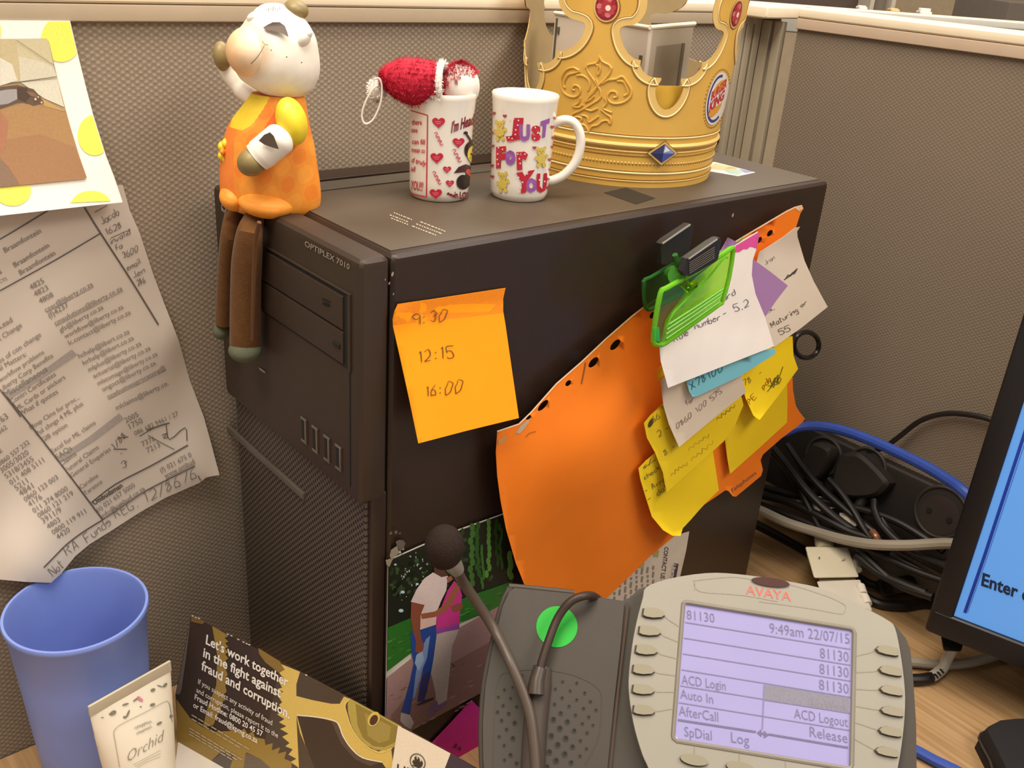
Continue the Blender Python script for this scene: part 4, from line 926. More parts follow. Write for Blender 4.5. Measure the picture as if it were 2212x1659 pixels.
# translucent green magnetic clip with black handles
grn = mat('green_translucent_plastic', 'b4ee48', .10, 0, .5, .03, 60, trans=.96); grnd = mat('green_plastic_rim', '86d834', .2, 0, .5, .05, 60, trans=.5); blk = mat('black_rubber', '2a2622', .5, 0, .35, .05)
SC = SY(-.046); ck = V((0, 1, 0))
clip = thing('magnetic_clip', 'translucent green plastic clip with black handles holding the notes', 'clip', SC(1490, 650))
pf = lambda S, th0=0: (lambda x, y, d: S(x, y) + ck*d)
front = [(1427, 633), (1440, 622), (1510, 582), (1566, 545), (1578, 537), (1583, 541), (1574, 600), (1560, 650), (1552, 658), (1490, 703), (1436, 741), (1424, 744), (1414, 742), (1411, 733), (1416, 690)]
put('front_plate', MB().slab(pf(SC), front, .0022), grn, clip)
rimP = [SC(*p) for p in front]; put('rim', MB().ring(cr(rimP, 2, True), .0017, 8), grnd, clip)
SCf = SY(-.0475); m = MB()
for a, b_ in (((1438, 732), (1554, 652)), ((1438, 722), (1557, 641)), ((1440, 712), (1559, 632)), ((1442, 702), (1561, 624))): m.tube([SCf(*a), SCf((a[0]+b_[0])/2, (a[1]+b_[1])/2 + 1), SCf(*b_)], .0008, 6)
put('grip_ridge', m, grnd, clip)
m = MB(); m.tube(cr([SCf(1440, 706), SCf(1455, 676), SCf(1490, 640), SCf(1530, 600), SCf(1562, 560), SCf(1572, 556)], 5), .0007, 6); put('plate_edge', m, grnd, clip)
m = MB(); m.hexa([SY(y)(*p) for y in (-.0475, -.046) for p in ((1411, 736), (1411, 708), (1424, 706), (1426, 740))], .0005); put('corner_pad', m, mat('green_pad', '2fa326', .3), clip)
SB = SY(-.012); back = [(1391, 608), (1404, 600), (1470, 562), (1530, 520), (1536, 530), (1520, 600), (1420, 660), (1398, 668), (1392, 650)]
put('back_plate', MB().slab(pf(SB), back, .0022), mat('green_dark_plastic', '6fae5a', .15, 0, .5, .05, 60, trans=.9), clip)
put('rim', MB().ring(cr([SB(*p) for p in back], 2, True), .0014, 8), mat('green_dark_rim', '2c6b2a', .2, 0, .5, .05, 60, trans=.3), clip)
hf = [(1474, 586), (1484, 559), (1492, 553), (1548, 515), (1556, 514), (1559, 521), (1551, 560), (1545, 566), (1492, 596), (1480, 597)]
SH = SY(-.050); put('handle', MB().slab(pf(SH), hf, .004), blk, clip)
SH2 = SY(-.0506); m = MB()
for q in range(6): y0 = 566 + q*4.5; m.tube([SH2(1489, y0 + 2), SH2(1543, y0 - 32)], .00035, 5)
m.tube([SH2(1487, 560), SH2(1549, 517)], .0007, 6); put('grip_line', m, mat('grey_rubber_edge', '5e5850', .4), clip)
hb = [(1427, 527), (1436, 518), (1488, 484), (1496, 485), (1499, 492), (1490, 540), (1484, 548), (1440, 572), (1429, 570)]
SHb = SY(-.016); put('handle', MB().slab(pf(SHb), hb, .004), blk, clip)
put('grip_line', MB().tube([SY(-.0168)(1430, 527), SY(-.0168)(1490, 486)], .0009, 6), mat('grey_rubber_edge'), clip)
put('spring', MB().tube([SY(-.020)(1452, 592), SY(-.044)(1462, 596)], .0055, 16), mat('green_spring_barrel', '58a83a', .2, 0, .5, .05, 60, trans=.4), clip)
put('arm', MB().tube([SY(-.044)(1462, 598), SY(-.046)(1486, 622), SY(-.046)(1500, 612)], .003, 8), grn, clip); put('arm', MB().tube([SY(-.044)(1464, 575), SY(-.044)(1458, 550)], .0018, 8), mat('green_dark_rim'), clip)

# printed contact card tucked behind the divider
P = [(1260, 1330), (1330, 1262), (1400, 1195), (1455, 1158), (1489, 1148), (1482, 1190), (1468, 1250), (1450, 1330)]
t, S = paper('contact_card', 'white printed contact card showing below the orange divider', 'card', P, lambda u, v: .0035, mat('white_card_grey', 'cfc4b4', .6), step=40)
m = MB(); m.text(S, 'CONTACT US -', (1436, 1181), (1426, 1256), '5a5148', 9, .02, up=(1, .15))
m.poly(S, [(1456, 1217), (1466, 1218), (1460, 1252), (1449, 1250)], '4a4048'); m.text(S, 'Liberty', (1454, 1219), (1449, 1249), 'e8dfd4', 7, .02, .0008, up=(1, .15))
for c in ((1424, 1168), (1418, 1196), (1386, 1220)): m.poly(S, [(c[0]-6, c[1]-8), (c[0]+6, c[1]-7), (c[0]+4, c[1]+8), (c[0]-7, c[1]+7)], 'a8a067')
random.seed(11)
for r in range(9):
    x0 = 1412 - r*12; y = 1222 + r*3 - (0 if r < 4 else 4)
    while y < 1290:
        L = random.choice((6, 9, 13)); m.line(S, [(x0, y), (x0 - L*.15, y + L)], 4.2, '8d8478'); y += L + 4
put('print', m, INK, t)
# magenta note low on the computer side
P = [(1018, 1512), (1045, 1540), (1090, 1580), (1090, 1680), (1000, 1690), (931, 1606), (975, 1560)]
t, S = paper('sticky_note', 'magenta sticky note low on the computer beside the telephone', 'note', P, lambda u, v: .0015, note('magenta_note_paper', 'e53a9e'))
m = MB(); m.hand(S, 'As', (978, 1616), (996, 1622), '6b1c4c', 12, 1.8); put('handwriting', m, INK, t)

# photo print of a couple walking on a park path
P = [(838, 1210), (905, 1180), (988, 1145), (1100, 1105), (1106, 1200), (1108, 1300), (1106, 1462), (1000, 1517), (882, 1582), (831, 1608), (833, 1500), (836, 1350)]
t, S = paper('photo_print', 'glossy photo print of a couple walking on a park path, stuck on the computer', 'photo', P, lambda u, v: .0018, mat('photo_paper', 'ded6ca', .3), step=60)
c3 = crop(800, 1080, .34904); m = MB(); random.seed(5)
def pp(c, *a, sm=0): m.poly(S, c3(*a), c, .0004, None, sm)
m.poly(S, [(p[0]+1, p[1]+2) for p in P[:5]] + [(1107, 1285), (990, 1330), (837, 1382)], '22261c')
for i in range(150):                     # leaves of the trees
    x = random.uniform(845, 1100); y = random.uniform(1125 + (1100 - x)*.42, 1290)
    if x < 985 or random.random() < .3: m.disc(S, (x, y), random.uniform(2, 6), random.uniform(3, 8), random.choice(('1f2a1b', '2b3a22', '34472a', '182016', '3d5230')), random.random(), 7)
for x0, x1, y0, y1, c in ((608,640,150,540,'3f6b2e'),(655,680,140,470,'2f5524'),(715,740,120,480,'5a8a3a'),(690,705,280,540,'3d6d2c'),(770,790,120,400,'274a1e'),(800,815,150,420,'355c28'),(850,880,320,470,'6a9a45'),(560,580,180,420,'274320')):
    for k in range(9):
        a = y0 + (y1-y0)*k/9; m.disc(S, c3((x0+x1)/2 + random.uniform(-10, 10), a + 18)[0], (x1-x0)*.19, 9, c, 0, 8)
for i in range(46):
    x = random.choice((random.gauss(320, 25), random.gauss(210, 25), random.gauss(300, 40))); y = random.uniform(290, 620)
    m.disc(S, c3(x, y)[0], random.uniform(.8, 2.6), random.uniform(.8, 3.2), random.choice(('9aa79f', 'c3cac4', '7f8f80')), 0, 6)
for q in ((200,570,14),(190,685,16),(155,400,9),(290,520,10)): m.disc(S, c3(q[0], q[1])[0], q[2]*.35, q[2]*.25, 'b9d0dc', 0, 7)
pp('2f6b28', 108,790, 250,730, 420,680, 620,590, 760,545, 880,500, 880,620, 760,680, 560,760, 400,830, 250,950, 106,1060)
for i in range(70):
    x = random.uniform(115, 860); y = 800 - (x - 110)*.36 + random.uniform(0, 130) + (60 if x < 260 else 0); m.disc(S, c3(x, y)[0], random.uniform(3, 9), random.uniform(1, 2.2), random.choice(('3a7a30', '27591f', '4f8e3e', '2a6224')), -.35, 6)
pp('a3807b', 104,1100, 250,985, 420,880, 560,785, 800,655, 880,620, 882,1090, 690,1192, 245,1432, 92,1510, 98,1300)
pp('8e6a62', 300,1130, 520,1000, 700,900, 880,800, 882,1090, 690,1192, 245,1432, 110,1495, 130,1330)
for i in range(60): x = random.uniform(110, 860); m.disc(S, c3(x, random.uniform(1130, 1420) - max(0, (x - 250))*.4)[0], random.uniform(4, 11), random.uniform(.8, 1.8), random.choice(('9a746b', '84605a', 'ab8880')), -.45, 6)
# woman: trousers, top, shoes; man: shirt, jeans, arm
pp('b9a8a0', 410,830, 550,795, 530,850, 508,900, 497,1000, 485,1120, 472,1245, 440,1275, 408,1270, 402,1190, 380,1090, 372,1060, 392,960)
pp('7d5f8a', 352,1330, 368,1280, 412,1240, 420,1270, 470,1240, 478,1258, 440,1290, 400,1310, 372,1345)
pp('c43a86', 478,560, 520,500, 552,540, 568,590, 556,690, 550,800, 470,815, 406,832, 410,730, 440,660)
pp('8f4a98', 408,800, 550,765, 550,800, 470,815, 406,832)
pp('5a3d34', 390,410, 440,400, 480,470, 440,490, 400,460)
pp('d8c6c2', 388,448, 335,485, 285,555, 250,630, 335,650, 312,710, 308,805, 360,785, 405,772, 412,690, 440,620, 470,560, 480,470, 440,478)
pp('e0bab0', 312,700, 405,735, 404,775, 350,790, 308,806)
pp('2f4a92', 250,815, 300,806, 405,772, 410,840, 398,930, 388,1000, 372,1090, 345,1190, 335,1240, 290,1250, 305,1150, 330,1020, 300,1060, 262,1220, 245,1330, 190,1310, 215,1230, 245,1120, 268,1010, 252,930)
pp('7f94c0', 300,960, 345,860, 370,840, 350,980, 310,1080, 275,1220, 262,1230, 280,1080)
pp('9db2d2', 285,960, 320,930, 335,990, 300,1060, 275,1010)
pp('3a3a6a', 330,1080, 372,1060, 350,1190, 330,1240, 292,1250, 305,1150)
pp('c8bcb8', 190,1318, 245,1330, 270,1380, 250,1420, 215,1400, 185,1370)
pp('3c3440', 285,1270, 330,1240, 392,1222, 390,1235, 300,1272)
pp('8a4f3c', 253,632, 332,650, 312,712, 305,800, 318,870, 333,900, 325,935, 300,948, 278,938, 284,880, 262,800, 250,720)
pp('9a5c45', 312,705, 400,690, 455,650, 505,560, 532,510, 552,545, 512,640, 455,700, 400,725, 318,737)
pp('8a5040', 498,660, 545,638, 572,645, 570,672, 530,695, 505,690); pp('9a6048', 470,480, 500,470, 512,490, 480,515)
m.line(S, c3(282,868, 310,872), 1.3, 'd8ccc0', .0005)
m.line(S, [P[0], P[1], P[2], P[3]], 1.6, 'e8e2d8', .0005); m.line(S, [P[0], P[11], P[10], P[9]], 1.6, 'a59d92', .0005)
put('picture', m, INKG, t)
# torn bit of silver foil sticker at the photo corner
S = SY(-.0028); tp = thing('foil_scrap', 'torn silver foil scrap at the upper left corner of the photo', 'sticker', S(852, 1195))
m = MB(); m.sheet(S, c3(95,372, 130,370, 120,345, 128,310, 165,285, 180,330, 150,350, 135,375, 118,415, 100,400), .0002, 20); put('foil', m, mat('silver_foil', 'c0b8a4', .3, .6), tp)
m = MB(); m.sheet(S, c3(158,258, 180,248, 205,252, 217,270, 205,300, 185,315, 165,285), .0002, 20); m.sheet(S, c3(118,205, 130,195, 136,210, 122,216), .0002); m.sheet(S, c3(150,195, 165,190, 168,205, 155,212), .0002); m.sheet(S, c3(176,207, 188,202, 186,214), .0002)
put('foil_bit', m, mat('grey_foil', '7d7870', .35, .5), tp)
# ------------------------------------------------------------------ desk telephone, face tilted up towards the user
PN = V((-.5157, -.4747, .7133)).normalized(); PU = V((.522, .486, .7009)); PU = (PU - PN*PU.dot(PN)).normalized(); PR = PU.cross(PN).normalized()
PC = CAM + ray(1648, 1480)*.565
FP = S_plane(PC, PN)                       # light face plate plane
FD = S_plane(PC - PN*.009, PN)             # dark body plane
ph = thing('desk_telephone', 'grey office telephone with large lit display, tilted on the desk', 'telephone', V((PC.x + .06, PC.y + .05, 0)))
lite = mat('light_grey_plastic', '969185', .45, 0, .4, .02, bump=.08, bscale=1500); dkp = mat('dark_grey_plastic', '453f37', .55, 0, .35, .03, bump=.12, bscale=1500); btn = mat('button_grey', '8f8874', .45, 0, .4, .03); shade = mat('button_gap', '4a4337', .7)
def pp3(S): return lambda x, y, d: S(x, y) - PN*d
body = [(1099, 1276), (1103, 1270), (1112, 1268), (1240, 1281), (1345, 1298), (1362, 1290), (1380, 1272), (1450, 1252), (1600, 1243), (1780, 1273), (1880, 1318), (1935, 1352), (1957, 1379), (1967, 1405), (1973, 1471), (1979, 1564), (1980, 1659), (1972, 1800), (1950, 1960), (1060, 1850), (1048, 1720), (1042, 1640), (1041, 1560), (1047, 1480), (1062, 1400), (1084, 1310)]
bm_ = MB().slab(pp3(FD), body, .030); put('body', bm_, dkp, ph, ang=40)
put('body_edge', MB().tube([FD(*p) - PN*.001 for p in cr(body[-6:] + body[:4], 3)], .0022, 8), dkp, ph)
lift_ = S_plane(PC - PN*.0055, PN)
cradle = [(1101, 1277), (1112, 1270), (1240, 1283), (1349, 1301), (1340, 1400), (1325, 1530), (1312, 1659), (1300, 1840), (1062, 1830), (1050, 1720), (1044, 1640), (1043, 1560), (1049, 1480), (1064, 1400), (1086, 1310)]
put('cradle', MB().slab(pp3(lift_), cradle, .006), dkp, ph)
put('cradle_groove', MB().tube([lift_(*p) - PN*.0004 for p in cr([(1357, 1303), (1346, 1400), (1331, 1530), (1318, 1659)], 4)], .0008, 6), mat('reddish_gap', '4d3a2c', .7), ph)
plate = [(1389, 1291), (1397, 1268), (1446, 1250), (1525, 1238), (1591, 1240), (1680, 1252), (1772, 1270), (1825, 1291), (1878, 1318), (1918, 1340), (1933, 1356), (1944, 1405), (1953, 1471), (1955, 1524), (1950, 1590), (1939, 1659), (1915, 1760), (1880, 1850), (1450, 1790), (1418, 1710), (1401, 1659), (1388, 1630), (1372, 1577), (1362, 1524), (1358, 1471), (1365, 1400), (1375, 1345)]
plate = [tuple(p) for p in cr(plate, 3, True)]
scrP = [(1478, 1306), (1482, 1303), (1490, 1303), (1832, 1358), (1840, 1361), (1844, 1369), (1838, 1650), (1835, 1657), (1827, 1658), (1464, 1599), (1457, 1593), (1456, 1587)]
put('face_plate', MB().slab(pp3(FP), plate, .0095, None, [scrP]), lite, ph, ang=40)
# display: glowing backlit glass sunk a little below the plate
SS = S_plane(PC - PN*.0012, PN)
scr = put('display', MB().slab(pp3(SS), [(1470, 1296), (1850, 1356), (1846, 1668), (1449, 1604)], .004), mat('lit_display_glass', '8f89ae', .3, 0, .4, .03, 40, emit='a9a4ea', es=.16), ph)
m = MB(); lcd = mat('display_frame', 'a8a1c8', .35, emit='c9c2f2', es=.22)
put('display_frame', MB().tube([SS(*p) + PN*.0004 for p in scrP + scrP[:1]], .0009, 8), lcd, scr)
k6 = crop(1340, 1220, .2646); k7 = crop(1640, 1220, .2646); tc_ = '75708c'
def tx(s, a, b_, h=18, c=tc_): m.text(SS, s, a, b_, c, h*1.13, -.005, .0004, up=(-.05, -1))
tx('81130', (1484, 1337), (1544, 1345)); tx('9:49am 22/07/15', (1663, 1367), (1836, 1391), 20)
for x, y, x2, y2 in ((1772,1421,1834,1430), (1771,1455,1834,1464), (1770,1489,1834,1499)): tx('81130', (x, y), (x2, y2), 20)
tx('ACD Login', (1473, 1477), (1568, 1491), 18); tx('Auto In', (1470, 1508), (1541, 1520), 18); tx('AfterCall', (1467, 1545), (1552, 1559), 19); tx('SpDial', (1479, 1590), (1538, 1599), 19); tx('Log', (1580, 1603), (1619, 1610), 20)
tx('ACD Logout', (1716, 1551), (1832, 1570), 19); tx('Release', (1750, 1591), (1831, 1605), 20)
for x, y, w_ in ((1480, 1344, 2.2), (1477.5, 1378, 2), (1475, 1412, 2), (1472.5, 1446.5, 2), (1470, 1481, 2), (1466.5, 1517.5, 2), (1464.5, 1555, 4.4)):
    if w_ > 4: m.line(SS, [(x, y), (1633, y + 26)], w_, '6d6786'); m.line(SS, [(1660, y + 31), (1832, y + 60)], w_, '6d6786')
    else: m.line(SS, [(x, y), (1837, y + .163*(1837 - x))], w_, '7d7896')
m.poly(SS, [(1652, 1479), (1834, 1507), (1833, 1541), (1651, 1513)], '7f7d8a', .0003); tx('AuxWork', (1748, 1526), (1831, 1539), 17, '7f7b84')
m.line(SS, [(1651, 1479), (1647, 1575)], 2.4, '7d7896'); m.poly(SS, [(1635, 1583), (1645, 1575), (1645, 1592)], '6d6786'); m.poly(SS, [(1661, 1588), (1650, 1578), (1650, 1595)], '6d6786'); m.line(SS, [(1640, 1583), (1657, 1587)], 4, '6d6786')
put('display_text', m, INK, scr)
# soft keys with their guide lines
def dkey(c, left):
    w_, h = (20, 10); P = []
    if left: P = [(c[0]-19, c[1]-9), (c[0]-6, c[1]-10), (c[0]+8, c[1]-8), (c[0]+18, c[1]-2), (c[0]+20, c[1]+4), (c[0]+14, c[1]+8), (c[0]-2, c[1]+9), (c[0]-15, c[1]+7), (c[0]-21, c[1]+4)]
    else: P = [(c[0]-20, c[1]-4), (c[0]-14, c[1]-9), (c[0]-2, c[1]-11), (c[0]+21, c[1]-5), (c[0]+22, c[1]+8), (c[0]+16, c[1]+9), (c[0]-2, c[1]+6), (c[0]-15, c[1]+2)]
    P = [(c[0] + (x - c[0])*1.12, c[1] + (y - c[1])*1.15) for x, y in P]
    kb = put('soft_key', MB().slab(lambda x, y, d: FP(x, y) + PN*(.0022 - d), P, .003), btn, ph)
    put('key_gap', MB().slab(lambda x, y, d: FP(c[0] + (x - c[0])*1.10 + (-1.4 if left else -1.0), c[1] + (y - c[1])*1.14 + 1.6) + PN*(.0005 - d), P, .001), shade, kb)
Lk = [k6(x, y)[0] for x, y in ((275,395), (242,540), (215,695), (192,855), (190,1018), (195,1185))]
Rk = [k7(x, y)[0] for x, y in ((1035,705), (1060,870), (1068,1030), (1073,1200), (1058,1365), (1030,1530))]
for c in Lk: dkey(c, True)
for c in Rk: dkey(c, False)
def fline(P, w_, c, off, sm=0): put('face_line', MB().line(FP, P, w_, c, off, sm), INK, ph)
for c, e in zip(Lk, ((495,515),(482,635),(475,770),(465,908),(455,1040),(440,1175))): fline( [(c[0] + 20, c[1] + 3), (c[0] + 30, c[1] + 4 + (k6(*e)[0][1] - c[1])*.3), k6(*e)[0]], 2, '8d8472', .0002)
for c, e in zip(Rk, ((780,748),(780,880),(775,1015),(770,1152),(775,1285),(770,1420))): fline( [(c[0] - 20, c[1] - 3), (c[0] - 34, c[1] + (k7(*e)[0][1] - c[1])*.35), k7(*e)[0]], 2, '8d8472', .0002)
fline( [(1500, 1605), (1500, 1628)], 2, '8d8472', .0002); fline( [(1597, 1622), (1597, 1645)], 2, '8d8472', .0002); fline( [(1697, 1640), (1697, 1662)], 2, '8d8472', .0002)
fline( k6(610,210, 605,140, 620,128, 900,100, 1075,118), 1.6, '94897a', .0002, 4); fline( k6(605,150, 620,195, 690,225, 1000,250, 1285,300), 1.6, '94897a', .0002, 4)
fline( k7(230,155, 400,205, 600,275, 700,330, 705,360, 690,395, 640,398, 400,355, 0,300), 1.6, '94897a', .0002, 4)

for c in ((1499, 1641), (1598, 1657), (1697, 1674), (1790, 1690)):
    P = [(c[0] + 30*math.cos(g), c[1] + 12*math.sin(g) + 5*math.cos(g)) for g in [i*2*math.pi/24 for i in range(24)]]
    kb = put('soft_key', MB().slab(lambda x, y, d: FP(x, y) + PN*(.002 - d), P, .003), btn, ph)
    put('key_gap', MB().slab(lambda x, y, d: FP(x - 1, y + 2.4) + PN*(.0005 - d), P, .001), shade, kb)
# dark trough of shade round the display, put in as a darker tube
put('display_bevel_shade', MB().tube([FP(1648 + (x - 1648)*1.012, 1481 + (y - 1481)*1.014) - PN*.0006 for x, y in scrP + scrP[:1]], .0015, 8), mat('bevel_shade_grey', '7f786c', .5), ph)
P = [(1664 + 41*math.cos(g), 1258 + 9.5*math.sin(g) + 5*math.cos(g)) for g in [i*2*math.pi/24 for i in range(24)]]
put('message_lamp', MB().slab(lambda x, y, d: FP(x, y) + PN*(.0012 - d), P, .003), mat('dark_red_lamp', '4a2f2a', .25, 0, .5), ph)
m = MB(); m.text(FP, 'AVAYA', (1612, 1283), (1709, 1299), 'e86a5c', 20, .0, .0003, up=(-.02, -1)); put('brand_lettering', m, INK, ph)
# speaker holes, sticker, headset cradle ridge
random.seed(2); m = MB()
hs = ((1107,1118,1),(1190,1125,1),(1278,1133,1),(1145,1170,1),(1237,1182,1),(1327,1195,1.1),(1098,1212,1.1),(1187,1225,1.1),(1278,1237,1.1),(1362,1248,1.1),(1140,1265,1.1),(1230,1277,1.1),(1320,1290,1.1),(1397,1300,1.1),(1085,1305,1.5),(1178,1320,1.5),(1270,1332,1.1),(1352,1343,1.1),(1133,1358,1.8),(1220,1373,1.7),(1312,1385,1.1),(1378,1395,1),(1080,1405,1.9),(1173,1413,1.9),(1262,1428,1.5),(1342,1442,1.1),(1120,1460,1.9),(1210,1475,1.9),(1300,1490,1.1),(1068,1500,1.8),(1160,1515,1.9),(1252,1527,1.6),(1338,1540,1),(1108,1560,1.9),(1203,1572,1.9),(1298,1585,1.1),(1055,1600,1.8),(1150,1613,1.9),(1243,1625,1.6),(1095,1650,1.6),
     (935,1085,1.2),(830,1175,1),(880,1160,.8),(792,1220,1),(868,1228,1),(822,1273,1.1),(905,1280,1.1),(787,1313,1.2),(857,1323,1.3),(812,1365,1.2),(893,1380,1.6),(843,1420,1.2),(797,1465,1.1),(882,1475,1.6),(828,1520,1.1),(868,1578,1.4),(830,1610,1.1),(905,1630,1.3))
c3 = crop(800, 1080, .34904); m2 = MB()
for x, y, s in hs:
    c = c3(x, y)[0]; P = [(c[0] + 3.1*s*math.cos(g), c[1] + 3.4*s*math.sin(g)) for g in [i*2*math.pi/14 for i in range(14)]]
    m.slab(lambda a, b_, d: lift_(a, b_) + PN*(.00015 - d), P, .001); m2.ring([lift_(*p) + PN*.0001 for p in P], .00028*s**.5, 5)
put('speaker_holes', m, mat('hole_black', '1f1a16', .8), ph, kind='stuff'); put('hole_rims', m2, dkp, ph, kind='stuff')
m = MB(); m.line(lift_, c3(760,1659, 765,1400, 775,1200, 800,1095, 860,1065, 1000,1050, 1150,1060, 1300,1100, 1420,1180, 1430,1300, 1410,1480, 1330,1640), 1.6, '4a4339', .0003, 4); put('speaker_outline', m, INK, ph)
P = [(1203 + 44.5*math.cos(g), 1354 + 44.5*math.sin(g)) for g in [i*2*math.pi/40 for i in range(40)]]
put('green_sticker', MB().slab(lambda x, y, d: lift_(x, y) + PN*(.0004 - d), P, .0006), mat('green_sticker', '2fae3c', .6, 0, .3, .03), ph)
R_ = [lift_(*p) + PN*.001 for p in cr([(1172, 1440), (1163, 1500), (1155, 1580), (1150, 1680), (1146, 1800)], 4)]
put('centre_ridge', MB().tube(R_, [.0055, .0062, .0068] + [.0072]*14, 14), mat('ridge_grey', '473e36', .5, 0, .35, .03), ph)
# stand under the telephone
a, b_ = FD(1200, 1350), FD(1850, 1400)
for q, nm in ((a, 'stand_leg'), (b_, 'stand_leg')):
    put(nm, MB().hexa([q - PN*.028 + PR*s for s in (-.012, .012)] + [V((q.x + .05, q.y + .046, .002)) + PR*s*1.2 for s in (.012, -.012)] + [q - PN*.028 + PR*s - PU*.05 for s in (-.012, .012)] + [V((q.x - .02, q.y - .018, .002)) + PR*s*1.2 for s in (.012, -.012)], .001), dkp, ph)
lowl, lowr = FD(1066, 1850), FD(1945, 1958)
put('front_foot', MB().tube([V((lowl.x, lowl.y, max(.004, lowl.z - .03))), V((lowr.x, lowr.y, max(.004, lowl.z - .03)))], .004, 8), drk, ph)

# ------------------------------------------------------------------ headset lying on the telephone: foam microphone, boom, cord
hp = thing('headset_microphone', 'black foam headset microphone on a bent boom lying across the telephone', 'headset', SY(-.040)(960, 1182))
foam = mat('black_foam', '2e2420', .95, 0, .1, .15, 500, bump=.8, bscale=900)
MP = SY(-.040); FO = MP(960, 1182); k_ = .0113/43
put('foam_cover', MB().ell(FO, 43*k_, 42*k_, 52*k_, 0, 36, 24), foam, hp)
on_ = S_plane(PC + PN*.0045, PN)
a = MP(984, 1226); P = cr([MP(975, 1214), a, MP(1003, 1262)*.6 + on_(1003, 1262)*.4, MP(1060, 1347)*.35 + on_(1060, 1347)*.65, on_(1103, 1432), on_(1140, 1525), on_(1153, 1600), on_(1158, 1680), on_(1158, 1780)], 6)
put('boom', MB().tube(P, .0032, 14), mat('dark_boom_plastic', '4f433a', .4, 0, .4), hp)
put('boom_tip', MB().tube([MP(968, 1208), MP(981, 1222), MP(988, 1233)], [.0040, .0052, .0042], 14), mat('smoky_tip', '7b756c', .25, 0, .5), hp)
rub = mat('dark_cable_rubber', '3a2d26', .45, 0, .35)
P = cr([on_(1166, 1470), on_(1168, 1440), on_(1185, 1385), on_(1205, 1335), S_plane(PC + PN*.007, PN)(1232, 1300), S_plane(PC + PN*.006, PN)(1262, 1287), S_plane(PC - PN*.004, PN)(1282, 1288), S_plane(PC - PN*.025, PN)(1296, 1300), S_plane(PC - PN*.045, PN)(1302, 1325)], 6)
put('cord', MB().tube(P, .0026, 12), rub, hp)
put('cord_sleeve', MB().tube([on_(1158, 1500), on_(1160, 1470), on_(1168, 1442)], [.005, .0046, .0038], 14), mat('sleeve_dark', '453b33', .35, 0, .5), hp)
# ------------------------------------------------------------------ papers on the left partition
a4 = crop(0, 400, .3014); a5 = crop(0, 850, .3014); a6 = crop(0, 0, .2893)
pagem = mat('office_paper_grey', 'cfc2b4', .75, 0, .2, .05, 14)
P = [(-140, 430), (100, 400), (265, 400), (280, 454), (301, 502), (331, 593), (356, 659), (386, 735), (410, 822), (440, 900), (452, 943), (474, 1026), (446, 1031), (431, 1043), (356, 1076), (300, 1108), (241, 1146), (193, 1176), (163, 1201), (132, 1239), (110, 1259), (55, 1257), (0, 1252), (-140, 1246)]
def dpg(u, v):
    tip = math.exp(-((u - 100)/130)**2 - ((v - 1262)/130)**2); rc = max(0, 1 - math.hypot(u - 474, v - 1026)/150)
    return .0015 + .015*tip + .010*rc*rc + .0025*math.exp(-((u - 370)/30)**2 - ((v - 735)/60)**2) + .0012*math.sin((u + v*.6)/38)*(v > 500)*min(1, max(0, (v - 500)/300))
SWL = S_axis(1, lambda u, v: YW - dpg(u, v))
pg = thing('contact_list', 'crumpled white printed contact list hanging on the left partition', 'paper', SWL(200, 800))
put('page', MB().sheet(SWL, P, .0002, 16), pagem, pg, ang=60)
m = MB(); tc_ = '847a72'
def T4(c, t, *a, b=.0): 
    p = c(*a); m.text(SWL, t, p[0], p[1], tc_, None, b, .0005, up=None)
for t_, *a in (('Braamfontein',40,485,300,340), ('Braamfontein',110,590,358,442), ('Braamfontein',150,645,402,498), ('4825',225,752,322,698), ('4823',255,800,352,748), ('4808',290,850,388,798), ('cosc@liberty.co.za',330,910,670,720), ('(f)4237',360,955,497,868),
    ('cmsolutions@liberty.co.za',400,1005,880,750), ('gfs@liberty.co.za',435,1055,745,885), ('workflow@liberty.co.za',470,1100,888,882), ('lc.contact@liberty.co.za',500,1147,940,922), ('hchelp@libert.co.za',570,1242,932,1060), ('lvrhelp@libert.co.za',602,1290,962,1105), ('mlplus@liberty.co.za',640,1338,1016,1145),
    ('actuarial@liberty.co.za',675,1385,1082,1178), ('mlstomage@liberty.co.za',706,1435,1132,1220), ('ongoct@liberty.co.za',738,1480,1120,1285), ('newbusinessprocessing@',778,1530,1190,1318), ('mlclaims@liberty.co.',838,1612,1212,1430), ('Lead',5,1030,95,978), ('t Change',0,1118,162,1012), ('es of con change',0,1278,300,1080),
    ('al Matters:',0,1332,195,1222), ('workflow problems',0,1415,320,1205), ('Liberty Corp Benefits',10,1480,385,1232), ('Contri Certificates',85,1570,405,1365), ('ML Cards or stickers',125,1618,472,1385), ('What if quotes',150,1658,420,1490), ('s',0,640,18,630), ('CTS',0,705,55,680), ('Miscellaneous',48,1520,345,1330)): T4(a4, t_, *a)
